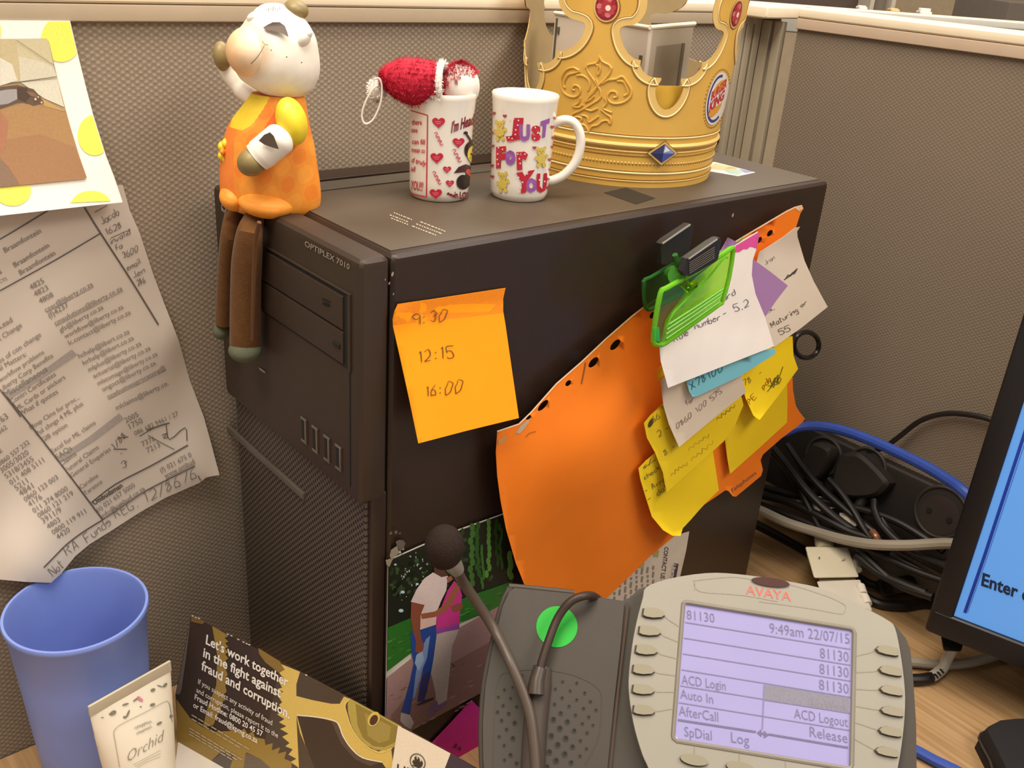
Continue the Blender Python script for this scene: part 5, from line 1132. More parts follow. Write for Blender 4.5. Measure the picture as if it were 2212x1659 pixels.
for t_, *a in (('Hosp Clms for proc...',225,258,575,35), ('Pol chngs 4 ML plus',270,305,600,82), ('GIB option',310,350,487,235), ('Excel for ML claims',378,430,690,218), ('FAQs',415,475,520,400), ('Claims',440,522,552,440), ('Funeral Claims',480,565,712,393), ('General Enquiries',515,605,797,408), ('Caroline',582,688,708,595), ('Terence',612,732,738,640),
    ('2005',905,212,997,163), ('1750',935,255,1028,208), ('086 682 9461 / 27',970,302,1282,155), ('7376',1025,382,1117,335), ('7213',1060,427,1152,380), ('(f) 021 675 0',1155,568,1377,450), ('www.ombud',1185,607,1397,495), ('(t) 021 657 5000',705,850,972,665), ('info@ombud.co.za',738,892,1042,690), ('163',0,222,65,175), ('562',0,292,57,250),
    ('0860 557 232',0,522,217,358), ('3005/3020',15,572,212,433), ('5318/3455',48,612,247,480), ('011 408 5111',82,657,322,488), ('5211',120,697,207,637), ('4841',150,737,247,675), ('0860 123 003',185,777,422,610), ('4176',215,812,307,750), ('011 374 8000',247,857,492,690), ('0860 121 219',282,892,532,725), ('3911/9',312,932,447,845), ('4803',347,972,437,915), ('0800 119 911',385,1012,622,855), ('4420',418,1047,507,985), ('2',0,432,22,415)): T4(a5, t_, *a)
p = a5(675,802,882,668); m.text(SWL, 'Ombudsman', p[0], p[1], '5d544e', None, .03, .0005)
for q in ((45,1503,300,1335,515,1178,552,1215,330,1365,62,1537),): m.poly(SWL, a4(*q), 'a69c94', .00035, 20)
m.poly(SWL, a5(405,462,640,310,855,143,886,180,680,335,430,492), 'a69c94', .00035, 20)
for q in ((335,912,672,728), (402,1010,882,758), (778,1536,1192,1326)): m.line(SWL, a4(*q), 1.2, tc_)
m.line(SWL, a5(1190,612,1400,500), 1.2, tc_); m.line(SWL, a5(742,898,1046,696), 1.2, tc_)
def ln(c, w_, *a, sm=3): m.line(SWL, c(*a), w_, '5f5750', .0005, sm)
ln(a4, 3.4, 605,160, 725,350, 930,665, 1135,1000); ln(a4, 2.6, 722,345, 400,535, 0,757); ln(a4, 2.6, 0,388, 150,300, 345,182)
ln(a4, 2.6, 0,1465, 75,1560, 150,1660); ln(a5, 3.2, 20,-10, 230,240, 500,590, 737,905); ln(a5, 3, 737,905, 600,990, 480,1080, 400,1160, 315,1247); ln(a5, 2.8, 655,782, 830,650, 1080,520, 1347,370); ln(a5, 2.6, 737,903, 900,795, 1060,690, 1397,520)
hc = '7a726b'
def HW(c, t, h, *a): p = c(*a); m.hand(SWL, t, p[0], p[1], hc, h, 1.7)
HW(a4, 'Jacob', 17, 735,285,865,205); HW(a4, '1628', 13, 762,358,885,298); HW(a4, 'invalid', 12, 795,425,945,345); HW(a4, 'fax', 12, 835,470,912,428); HW(a4, '3600', 13, 888,525,1005,468); HW(a4, 'email', 12, 915,612,1015,558); HW(a4, 'Jen', 13, 958,668,1050,618); HW(a4, '286', 12, 990,720,1050,690)
ln(a4, 1.4, 795,380, 860,350, 935,318); ln(a4, 1.4, 680,195, 770,145)
HW(a5, 'Not', 20, 382,1310,470,1230); HW(a5, 'RA', 20, 482,1160,585,1090); HW(a5, 'Funds', 20, 628,1070,805,925); HW(a5, 'REG.', 20, 832,895,1005,800); HW(a5, '12/8676', 22, 1040,785,1430,590)
HW(a5, '1/88', 13, 820,405,915,300); HW(a5, '+ -', 12, 850,470,890,440); HW(a5, '3', 14, 880,540,930,510)
ln(a5, 1.8, 1000,308, 1100,250, 1215,212, 1160,225, 1050,265); ln(a5, 1.4, 1060,300, 1150,350, 1250,402); ln(a5, 2, 1190,220, 1215,330, 1325,245, 1340,340); ln(a5, 2, 850,318, 920,312); ln(a5, 2, 815,400, 910,400)
ln(a5, 1.6, 1160,300, 1200,285, 1170,320, 1205,315); ln(a5, 2, 1420,590, 1438,625)
put('print', m, INK, pg)

# polka-dot photo frame card above it
P = [(-260, 42), (0, 44), (150.5, 45), (169, 124), (185, 188), (200, 246), (228, 336), (246, 382), (264.5, 437), (180, 446), (90, 456), (0, 466), (-120, 480), (-260, 496)]
SK = S_axis(1, lambda u, v: YW - .0045 - .010*max(0, (v - 45)/400)**2)
kd = thing('photo_frame_card', 'white card photo frame with yellow polka dots on the left partition', 'frame', SK(0, 260))
put('card', MB().sheet(SK, P, .0005, 30), mat('white_glossy_card', 'fffaf0', .35, 0, .5, .01), kd)
def clampk(x, y):
    y = max(46.5, min(y, 465 - x*.108)); e = 150
    R_ = P[2:9]
    for (xa, ya), (xb, yb) in zip(R_, R_[1:]):
        if ya <= y <= yb: e = xa + (xb-xa)*(y-ya)/(yb-ya)
    return (min(x, e - .8), y)
m = MB()
for cx, cy, rx, ry in ((132, 85, 43, 49), (204, 292, 36, 44), (27, 412, 40, 33), (197, 442, 43, 30), (-42, 66, 44, 46), (-120, 440, 44, 34)):
    Q_ = [clampk(cx + rx*math.cos(g), cy + ry*math.sin(g)) for g in [i*2*math.pi/48 for i in range(48)]]
    put('yellow_dot', MB().poly(SK, Q_, 'fbf268', .0003, 20), INKG, kd)
m = MB(); f = lambda c, *a, sm=0: m.poly(SK, a6(*a), c, .0008 + m.lay*2e-5, 22, sm)
m.poly(SK, [(-120, 82)] + a6(0,290, 345,288, 365,310, 430,590, 520,930, 590,1160, 648,1325, 635,1337, 300,1370, 0,1400) + [(-120, 416)], 'b59a72', .0006, 22)
f('cfc4a0', 0,290, 345,289, 364,312, 400,490, 200,560, 0,620); f('d5d0b8', 140,420, 395,480, 428,585, 150,612); f('dcd8c4', 155,615, 428,588, 480,800, 330,735); f('c9bb93', 0,292, 120,292, 150,610, 0,620); f('e0dccb', 0,430, 90,480, 130,600, 0,640)
m.line(SK, a6(125,300, 290,410, 405,490), 1.2, '8d8366', .0014); m.line(SK, a6(60,625, 160,610, 425,573), 1.6, '6b6450', .0014)
f('b08a5e', 0,820, 130,780, 320,770, 345,745, 490,830, 520,930, 590,1160, 646,1325, 635,1336, 300,1369, 0,1398); f('a9805c', 0,1050, 300,1000, 560,1100, 646,1325, 300,1368, 120,1385, 0,1200)
f('8f7560', 0,1180, 60,1240, 150,1380, 0,1398); f('b07a5e', 0,830, 60,900, 40,1100, 0,1150); f('c3a06c', 320,740, 490,830, 470,830, 330,790)
f('6b5748', -400,700, 0,650, 130,635, 250,665, 300,720, 325,770, 250,790, 180,760, 130,765, 0,810, -400,850); f('a5a0a0', -400,740, 60,668, 125,665, 130,740, 60,775, -400,840); f('55463a', 130,650, 200,655, 230,720, 190,760, 130,740)
for x, y, r in ((265,740,9), (310,765,7), (285,725,6)): m.disc(SK, a6(x, y)[0], r*.3, r*.34, 'd8c0a8', off=.0016)
f('8a6a54', 195,680, 250,690, 300,730, 260,725, 225,715)
put('framed_photo', m, INKG, kd)
put('pin', MB().lathe(SK(-60, 60) - V((0, .001, 0)), [(.004, -.004), (.004, .004)], 12), mat('white_card'), kd)

# ------------------------------------------------------------------ blue tumbler
tb = thing('tumbler', 'tall plain blue plastic tumbler beside the partition on the desk', 'tumbler', (-.1242, .133, 0))
put('tumbler_body', MB().lathe((-.1242, .133, 0), [(0, .001), (.030, 0), (.0325, .0015), (.0335, .004), (.0362, .05), (.0390, .10), (.0412, .136), (.0424, .1375), (.0430, .1395), (.0424, .1412), (.0408, .1412), (.0400, .1385), (.0378, .10), (.0350, .05), (.0322, .006), (.02, .004), (0, .004)], 80), mat('blue_plastic', '7b8fd4', .42, 0, .45, .02, bump=.05, bscale=1500), tb, ang=70)

# ------------------------------------------------------------------ hand cream tube standing on its cap
tcx, tcy = -.1150, .0715; top = .121
HC = V((tcx, tcy, 0)); CD = V((.9814, .1921, 0)).normalized(); CN = V((CD.y, -CD.x, 0))      # crimp direction, and its normal towards the camera
if CN.dot(CAM - HC) < 0: CN = -CN
tu = thing('hand_cream_tube', 'white hand cream tube with orchid label standing before the blue tumbler', 'tube', HC)
cream_m = mat('cream_tube_plastic', 'e6ddca', .35, 0, .5, .02)
rows = [(.030, .0185, .0185), (.050, .0215, .0170), (.075, .0240, .0125), (.095, .0256, .0065), (.108, .0263, .0026), (.1135, .0265, .0009)]
vs = []; fs = []; sg = 48
for z, a, b_ in rows:
    for k in range(sg): g = 2*math.pi*k/sg; vs.append(HC + CD*(a*math.cos(g)) + CN*(b_*math.sin(g)) + UP*z)
for i in range(len(rows)-1):
    for k in range(sg): fs.append((i*sg+k, i*sg+(k+1) % sg, (i+1)*sg+(k+1) % sg, (i+1)*sg+k))
fs.append(tuple(range(sg))[::-1]); tbm = MB().add(vs, fs); put('tube_body', tbm, cream_m, tu, ang=80)
Mx = Matrix(((CD.x, CN.x, 0), (CD.y, CN.y, 0), (0, 0, 1)))
put('crimp', MB().box(HC + UP*.1170, (.0535, .0016, .0078), Mx, .0003), mat('crimped_seal', 'b9ae96', .5), tu)
put('cap', MB().lathe(HC, [(0, 0), (.0165, 0), (.0172, .002), (.0180, .028), (.0175, .030), (0, .0305)], 40), mat('cream_cap', 'e0d6c2', .35), tu)
TS = S_plane(HC + CN*.0135 + UP*.080, (CN*.0085*14 + UP*1.6).normalized())
def S_tube(u, v, off=0.0):
    """front of the tube: march along the pixel's ray"""
    d = ray(u, v).normalized(); lo = (HC - CAM).length - .06
    def inside(p):
        z = min(max(p.z, .030), .1135)
        for (z0, a0_, b0_), (z1, a1_, b1_) in zip(rows, rows[1:]):
            if z0 <= z <= z1: break
        t = (z - z0)/(z1 - z0); a, b2 = a0_ + (a1_-a0_)*t, b0_ + (b1_-b0_)*t; q = p - HC
        return (q.dot(CD)/a)**2 + (q.dot(CN)/b2)**2 - 1
    s = .30
    while s < .75 and inside(CAM + d*s) > 0: s += .002
    a, b2 = s - .002, s
    for _ in range(14):
        c = (a + b2)/2
        if inside(CAM + d*c) > 0: a = c
        else: b2 = c
    return CAM + d*(a - off)
c5 = crop(0, 1200, .2767); m = MB()
def TL(c, w_, *a): m.line(S_tube, c5(*a), w_, c, .0006, 4)
def TD(c, x, y, rx, ry, an=0): m.disc(S_tube, c5(x, y)[0], rx*.2767, ry*.2767, c, an, 10, .0006)
for x, y, rx, ry, an in ((885,1228,26,17,-.5),(865,1240,16,8,.4),(1195,1050,20,13,-.4),(1290,1012,22,12,-.8),(1250,1020,26,5,.3),(980,1162,28,8,-.3),(1000,1235,8,34,.4),(975,1262,14,10,0),(1192,1165,22,12,-.3),(1245,1310,24,10,-.5),(1338,1255,13,15,0),(1060,1125,26,7,-.6),(1100,1180,9,5,0),(800,1265,12,4,0)): TD('7d7a6a', x, y, rx, ry, an)
for x, y, rx, ry in ((1095,1122,20,13),(1085,1108,15,9),(1110,1130,8,10),(757,1508,10,14),(725,1400,6,20),(768,1590,8,12)): TD('c87f92', x, y, rx, ry, .4)
TL('a9a294', 1.4, 935,1655, 905,1480, 890,1390, 905,1350, 960,1310, 1150,1215, 1270,1150, 1310,1140, 1330,1180, 1345,1300)
p = c5(990,1620,1268,1450); m.text(S_tube, 'Orchid', p[0], p[1], '8d877b', 27, -.012, .0007, up=(.15, -1))
p = c5(1055,1360,1190,1305); m.scrib(S_tube, p[0], p[1], 'a39c90', 7, 1.6, 14, .0007); p = c5(1070,1400,1190,1345); m.scrib(S_tube, p[0], p[1], 'a39c90', 6, 1.6, 14, .0007)
for k in range(3): TL('b3ab9e', 1.1, 1040 + k*15,1635 + k*12, 1150,1575 + k*18, 1255,1520 + k*25)
put('tube_print', m, INK, tu)

# ------------------------------------------------------------------ fraud-hotline brochure: a folded card leaning like a tent
BL = SZ(0)(385, 1605); BD = V((-.36, .933, 0)).normalized(); BN = V((-BD.y, BD.x, 0))
if BN.dot(CAM - BL) < 0: BN = -BN
TL_ = SZ(.100)(413, 1328); lean = (TL_ - BL); lean -= BD*lean.dot(BD)
FN = BD.cross(lean).normalized()
if FN.dot(CAM - BL) < 0: FN = -FN
BF = S_plane(BL, FN)
br = thing('brochure', 'brown and gold folded brochure against fraud standing in front of the computer', 'brochure', BL - BD*.1)
c4 = crop(370, 1300, .22604); c7 = crop(760, 1350, .18626)
P = [(413, 1328), (487, 1368), (648, 1451), (747, 1504), (867, 1569), (972, 1627), (1026, 1658), (1120, 1709), (1100, 1850), (1085, 1990), (900, 1890), (700, 1768), (497, 1659), (440, 1632), (385, 1605), (379, 1500), (403, 1381)]
put('front_panel', MB().sheet(BF, P, .0006, 40, back=-FN), mat('brochure_card', '41332a', .35, 0, .4, .06, 40), br)
E0, E1 = BF(413, 1328), BF(1120, 1709); E1 = E0 + BD*(E1 - E0).dot(BD); E0, E1 = E0 - lean*.10, E1 - lean*.10
bk = -BN*.030
put('back_panel', MB().hexa([E0 - FN*.0008, E1 - FN*.0008, V((E1.x, E1.y, .0005)) + bk*.25 - FN*.0008, V((E0.x, E0.y, .0005)) + bk*.25 - FN*.0008] + [q - FN*.0006 for q in (E0 - FN*.0008, E1 - FN*.0008, V((E1.x, E1.y, .0005)) + bk*.25 - FN*.0008, V((E0.x, E0.y, .0005)) + bk*.25 - FN*.0008)]), mat('brochure_back', '4a3d33', .5), br)
put('base_flap', MB().hexa([q + UP*.0011 for q in (BL, BL - BD*.24, BL - BD*.24 + BN*.04, BL - BD*.035 + BN*.04)] + [q + UP*.0004 for q in (BL, BL - BD*.24, BL - BD*.24 + BN*.04, BL - BD*.035 + BN*.04)]), mat('white_card_grey'), br)
m = MB(); gd = 'b8963f'; gl = 'd9bb62'; dkb = '3a2d27'
def bp2(c, a, sm=0, off=.0004): m.poly(BF, a, c, off, None, sm)
bp2('4d4035', c4(1040,590, 1230,668, 1680,905, 2200,1190, 2130,1588, 1700,1588, 1300,1588, 1100,1588, 700,1588, 900,1300))
# big gear: body with teeth on its left rim
teeth = c4(1040,590, 1085,650,1025,668, 1075,735,1020,750, 1060,820,1010,838, 1055,895,1000,905)
right = c4(1010,835, 1075,860,1005,880, 1060,960,1030,985, 1075,1050,1040,1060, 1010,1070, 1080,1120,1030,1150, 1100,1190,1040,1215, 1120,1260,1060,1290, 1130,1350,1090,1380, 1160,1410,1120,1460, 1195,1500,1140,1530, 1220,1588)
bp2(gl, c4(1040,590,1230,668) + c4(1195,790, 1195,900, 1350,940,1530,975, 1610,975, 1650,905, 1700,925, 1660,990, 1680,1080, 1720,1200, 1790,1310, 1880,1390, 1980,1430, 2100,1390, 2125,1588, 1380,1588, 1300,1420, 1230,1250, 1195,1085) + c4(1220,1588, 1140,1530,1195,1500, 1120,1460,1160,1410, 1090,1380,1130,1350, 1060,1290,1120,1260, 1040,1215,1100,1190, 1030,1150,1080,1120, 1010,1075, 1075,1050, 1030,985, 1060,960, 1005,880, 1075,860, 1010,835, 1060,820, 1020,750, 1075,735, 1025,668, 1085,650))
bp2(dkb, c4(1200,1085, 1400,1105, 1580,1150, 1640,1280, 1720,1400, 1830,1490, 2010,1530, 2050,1588, 1370,1588, 1280,1370))
m.line(BF, c4(1200,1083, 1400,1103, 1580,1148, 1640,1280, 1720,1400, 1830,1490, 2015,1532), 2.6, 'efe6cc', .0006, 4)
bp2('55463c', c4(1530,1140, 1580,1150, 1640,1280, 1720,1400, 1830,1490, 2000,1530, 1900,1570, 1750,1500, 1620,1350))
bp2('473a31', c4(1235,680, 1400,770, 1630,890, 1600,970, 1400,945, 1195,895, 1200,780))
bp2('b5a24f', c4(1700,920, 2200,1190, 2170,1370, 2060,1420, 1950,1415, 1850,1365, 1770,1280, 1720,1180, 1690,1060, 1685,980))
bp2('8f7c3a', c4(1760,970, 2180,1200, 2140,1340, 2040,1390, 1930,1380, 1830,1300, 1780,1180)); bp2('a3904a', c4(1850,1060, 2100,1190, 2080,1320, 1980,1350, 1880,1280))
m.disc(BF, c4(1935,1120)[0], 12, 17, 'd8bf5a', .5, 20, .0007); m.disc(BF, c4(1935,1130)[0], 8, 12, '4a2c26', .5, 18, .0008)
m.line(BF, c4(1700,930, 1660,990, 1680,1080, 1720,1200, 1790,1310, 1880,1390, 1990,1440, 2110,1400), 2.5, 'e8cc78', .0007, 4)
# second gear: left column and bottom arc
bp2('9a7d38', c4(390,230, 510,300, 545,330,510,345, 545,380,515,395, 545,430,515,445, 545,480,515,500, 545,540,520,560, 540,620,520,640, 540,700,520,720, 535,780,515,800, 530,860,505,880, 520,940,490,950, 480,1000, 400,1180, 300,1200, 350,1000, 430,800, 440,520))
bp2('9a7d38', c4(50,930, 180,1110, 300,1200, 420,1240, 560,1235, 600,1200,640,1250, 700,1210,730,1265, 780,1240,800,1290, 830,1300,890,1310,900,1370, 970,1350,960,1420, 1040,1390,1020,1450, 1100,1430,1080,1500, 1150,1530, 1150,1588, 950,1588, 850,1500, 720,1440, 690,1588, 560,1588, 590,1480, 480,1430, 380,1520, 60,1340))
bp2('5b5046', c4(380,1520, 500,1430, 600,1470, 560,1588, 480,1588)); bp2('6b5c4c', c4(710,1440, 850,1500, 950,1588, 690,1588)); bp2('7c6136', c4(190,130, 320,190, 300,215, 190,190)); bp2('8a6f38', c4(830,440, 1040,570, 1080,650, 1030,680, 900,580, 840,500))
m.poly(BF, [(404, 1381), (411, 1345), (402, 1420), (392, 1490), (388, 1500), (380, 1500)], '6f6860', .0005)
wt = 'f2ebdf'
def bt(t_, a, b=.0, h=None, c=wt): p = c4(*a); m.text(BF, t_, p[0], p[1], c, h, b, .0009, up=(.12, -1))
bt("Let's work together", (328,400,1112,812), .022, 20); bt('in the fight against', (302,522,1045,918), .022, 20); bt('fraud and corruption.', (285,645,1128,1118), .022, 20)
bt('If you suspect any activity of fraud', (255,782,962,1180), .0, 11); bt('and corruption, please report it to the', (238,862,1018,1302), .0, 11); bt('Fraud Hotline: 0800 20 45 57', (222,930,870,1290), .016, 11.5); bt('or Email: fraud@kpmg.co.za', (208,1005,820,1352), .016, 11.5)
for y0, L, n_ in ((1080, 560, 9), (1118, 470, 8), (1205, 520, 9), (1235, 470, 8), (1262, 420, 7)):
    x = 195 if y0 < 1150 else 170
    for k in range(n_): d_ = L/n_; m.line(BF, c4(x + k*d_, y0 + k*d_*.60, x + (k+.82)*d_, y0 + (k+.82)*d_*.60), 2.6, 'b9a98a', .0009)
# white panel with the flame emblem, and the dark end panel
bp2('efe2cc', c7(535,1165, 830,1320, 1145,1490, 1080,1659) + [(950, 1720), (935, 1800), (833, 1740), (846, 1659)], off=.0011); bp2('3b3442', c7(1145,1490, 1430,1659) + [(1120, 1709), (1100, 1850), (960, 1780), (961, 1659)], off=.0011)
m.text(BF, 'LIBERTY', c7(520,1690)[0], c7(1060,1880)[0], '3a332c', 15, .01, .0016, up=(.1, -1))
cc = c7(762,1590)[0]; 
ring_ = lambda r0, r1: [(cc[0] + r1*math.cos(g)*.93, cc[1] + r1*math.sin(g) + r1*.18*math.cos(g)) for g in [i*2*math.pi/36 for i in range(37)]] + [(cc[0] + r0*math.cos(-g)*.93, cc[1] + r0*math.sin(-g) + r0*.18*math.cos(-g)) for g in [i*2*math.pi/36 for i in range(37)]]
m.poly(BF, ring_(16.3, 18.2), '3a332c', .0016)
bp2('3a332c', c7(700,1590, 712,1560, 728,1580, 725,1540, 745,1515, 752,1560, 768,1555, 760,1525, 785,1550, 790,1590, 805,1580, 800,1560, 825,1600, 815,1640, 790,1659, 730,1640), off=.0016)
m.line(BF, c7(700,1625, 760,1650, 820,1690), 2, '3a332c', .0016)
for x, y in ((205,135),(235,150),(265,158),(690,385),(720,400),(745,410),(540,310),(575,325),(640,360),(1290,700)): m.disc(BF, c4(x, y)[0], 3, 1.6, 'cfc4b4', .5, 6, .001)
put('brochure_print', m, INKG, br)
# ------------------------------------------------------------------ monitor at the right edge
MQ = SZ(.055)(1996, 1362); MU = V((.2802, -.9598, 0)).normalized(); MN = V((-.9598, -.2802, 0)).normalized()
FM = S_plane(MQ, MN)
mon = thing('monitor', 'black framed monitor with glowing blue screen at the right edge', 'monitor', V((MQ.x, MQ.y, 0)) + MU*.2 - MN*.02)
mbl = mat('black_monitor_plastic', '121116', .42, 0, .45, .04, bump=.08, bscale=1200)
inn = FM(2059, 1334); bx = (inn - MQ).dot(MU); bz = inn.z - MQ.z; MW, MH = .42, .34
def mbx(a0_, a1_, z0, z1, d0, d1, bev=.0): 
    c = MQ + MU*((a0_+a1_)/2) + UP*((z0+z1)/2) - MN*((d0+d1)/2); return MB().box(c, (a1_-a0_, d1-d0, z1-z0), Matrix(((MU.x, -MN.x, 0), (MU.y, -MN.y, 0), (0, 0, 1))), bev)
put('frame_side', mbx(0, bx, 0, MH, 0, .026, .003), mbl, mon); put('frame_side', mbx(MW - bx, MW, 0, MH, 0, .026, .003), mbl, mon)
put('frame_bottom', mbx(.001, MW, 0, bz, -.0004, .026, .003), mbl, mon); put('frame_top', mbx(.001, MW, MH - bz, MH, 0, .026, .003), mbl, mon)
put('back_shell', mbx(.004, MW - .004, .004, MH - .004, .008, .045, .004), mbl, mon)
scn = put('screen', mbx(bx - .001, MW - bx + .001, bz - .001, MH - bz + .001, .003, .009), mat('blue_lit_screen', '4a78b4', .3, 0, .4, .01, emit='62a4ee', es=.42), mon)
FS_ = S_plane(MQ - MN*.0029, MN); m = MB()
m.line(FS_, [(2084, 1324), (2127, 1200), (2212, 940), (2250, 824)], 7.5, '1f3fae', .0004); m.line(FS_, [(2090, 1324), (2133, 1202), (2220, 938)], 1.4, '3560c0', .0004)
m.text(FS_, 'Enter c', (2119, 1264), (2221, 1300), '1c2f4d', 27, .03, .0006, up=(.15, -1)); put('screen_text', m, INK, scn)
put('neck', mbx(.16, .26, -MQ.z + .006, .10, .045, .075, .003), mbl, mon); put('foot', mbx(.09, .33, -MQ.z + .0005, -MQ.z + .012, -.03, .15, .004), mbl, mon)

# ------------------------------------------------------------------ power strip against the right partition, plugs
dkpl = mat('dark_power_strip', '211c19', .55, 0, .35, .05); plug = mat('dark_plug_rubber', '2a2420', .55, 0, .35, .05); sock = mat('socket_grey', '352d29', .5, 0, .35, .05)
PSN = V((-.970, 0, .243)); PS0 = V((.5275, 0, .089))
PSF = S_plane(PS0, PSN); pse = V((.243, 0, .970))
ps = thing('power_strip', 'dark multi-socket power strip leaning on the right partition behind the cables', 'power strip', (.51, -.09, 0))
Mp = Matrix(((0, PSN.x, pse.x), (1, 0, 0), (0, PSN.z, pse.z)))
put('strip_body', MB().box(PS0 + V((0, -.085, 0)) - PSN*.0105, (.31, .021, .072), Mp, .005), dkpl, ps)
for c, r in (((2033, 1106), 50), ((1872, 1010), 40), ((1780, 985), 38)):
    o = PSF(*c); rr = r/FPX*(o - CAM).length
    m = MB(); P = [o + V((0, 1, 0))*(rr*math.cos(g)) + pse*(rr*math.sin(g)) + PSN*.001 for g in [i*2*math.pi/40 for i in range(40)]]
    s = put('socket_rim', MB().ring(P, .0017, 8), sock, ps)
    vs = [o + PSN*.0004] + [o + (p - o)*.97 for p in P]; put('socket_well', MB().add(vs, [(0, k+1, (k+1) % 40 + 1) for k in range(40)]), mat('socket_dark', '241e1b', .6), s)
    vs = [o - pse*.003 + PSN*.0012] + [o - pse*.003 + (p - o)*.78 + PSN*.0004 for p in P]; put('socket_floor', MB().add(vs, [(0, k+1, (k+1) % 40 + 1) for k in range(40)]), sock, s)
    for dy in (.0095, -.0095):
        q = o + V((0, dy, 0)) - pse*.003 + PSN*.0018; m2 = MB(); m2.tube([q - PSN*.001, q + PSN*.0002], .0026, 12); put('contact_hole', m2, drk, s)
def plugx(name, label, P, h, sm=3):
    P = [tuple(p) for p in cr(P, sm, True)]; c = PSF(sum(p[0] for p in P)/len(P), sum(p[1] for p in P)/len(P))
    t = thing(name, label, 'plug', c)
    cx_, cy_ = sum(p[0] for p in P)/len(P), sum(p[1] for p in P)/len(P)
    top = [(cx_ + (x - cx_)*.86, cy_ + (y - cy_)*.86) for x, y in P]
    n = len(P); vs = [PSF(*p) + PSN*.0006 for p in P] + [PSF(*p) + PSN*(h*.8) for p in P] + [PSF(*p) + PSN*h for p in top]
    fs = [(i, (i+1) % n, n + (i+1) % n, n + i) for i in range(n)] + [(n + i, n + (i+1) % n, 2*n + (i+1) % n, 2*n + i) for i in range(n)] + [tuple(2*n + i for i in range(n))]
    put('plug_body', MB().add(vs, fs), plug, t)
    q = (PSF(cx_ + 5, max(p[1] for p in P)) + PSN*h*.4); put('strain_relief', MB().tube([q, q - pse*.012 + PSN*.004, q - pse*.02 + PSN*.006], [.0055, .0045, .0035], 12), plug, t); return t
plugx('power_plug', 'dark rounded triangular plug in the middle of the power strip', [(1828, 984), (1855, 976), (1882, 984), (1932, 1034), (1930, 1052), (1905, 1070), (1850, 1072), (1818, 1058), (1814, 1034)], .018)
plugx('power_plug', 'dark plug at the left end of the power strip beside the computer', [(1762, 978), (1778, 955), (1812, 968), (1806, 1000), (1782, 1035), (1742, 1032), (1740, 1010)], .020)

# ------------------------------------------------------------------ cables
TPN = V((-.912, 0, .410)); TP0 = V((.512, 0, .095))
TPF = S_plane(TP0, TPN)
def tp(u, v, off):
    p = S_plane(TP0 + TPN*off, TPN)(u, v)
    return p if p.z > .003 else SZ(.004)(u, v)
def cable(name, label, pts, r, m, cat='cable', group=None, sm=8):
    """pts: (u, v, height) on the desk side of the partition, or ready points"""
    Q_ = [p if isinstance(p, Vector) else SZ(p[2])(p[0], p[1]) for p in pts]
    for q in Q_: q.x = min(q.x, XW - r - .001); q.z = max(q.z, r + .0003)
    P = cr(Q_, sm); return tagp(put(name, MB().tube(P, r*(.84 if group else 1), 10), m, None, P[0]), label, cat, group)
cbk = mat('black_cable', '181311', .45, 0, .4, .05); cgr = mat('grey_cable', '958c7c', .5, 0, .4, .03); cbl = mat('blue_cable', '2f4a9c', .45, 0, .4, .04); cwh = mat('white_cable', 'c9c1b2', .5, 0, .4, .03)
X5 = lambda x, u, v: SX(x)(u, v)
cable('network_cable', 'thick blue network cable arching behind the computer to the monitor', [X5(.47, 1690, 935), X5(.49, 1735, 921), X5(.50, 1800, 925), X5(.50, 1880, 951), X5(.49, 1985, 1000), X5(.48, 2045, 1035), X5(.47, 2082, 1062), X5(.47, 2130, 1110)], .0047, cbl)
cable('wall_cable', 'thin black cable looping along the right partition above the power strip', [X5(.546, 1700, 922), X5(.545, 1728, 940), X5(.540, 1762, 962), X5(.538, 1800, 975), X5(.538, 1850, 980), X5(.538, 1905, 968), X5(.540, 1940, 945), X5(.543, 1990, 908), X5(.545, 2050, 893), X5(.545, 2125, 902), X5(.545, 2180, 925)], .0024, cbk)
cable('video_cable', 'thick grey video cable running across behind the white connector', [tp(*q) for q in ((1600, 1085, .012), (1648, 1105, .014), (1700, 1129, .012), (1760, 1148, .008), (1820, 1165, .012), (1885, 1176, .018), (1960, 1178, .018), (2045, 1174, .016), (2110, 1180, .012))], .0048, cgr)
cable('power_cable', 'black cable on the desk passing left of the white connector', [(1610, 1120, .004), (1645, 1138, .004), (1700, 1168, .004), (1745, 1194, .004), (1790, 1225, .004)], .0042, cbk)
grp = 'tangled black cables under the power strip'
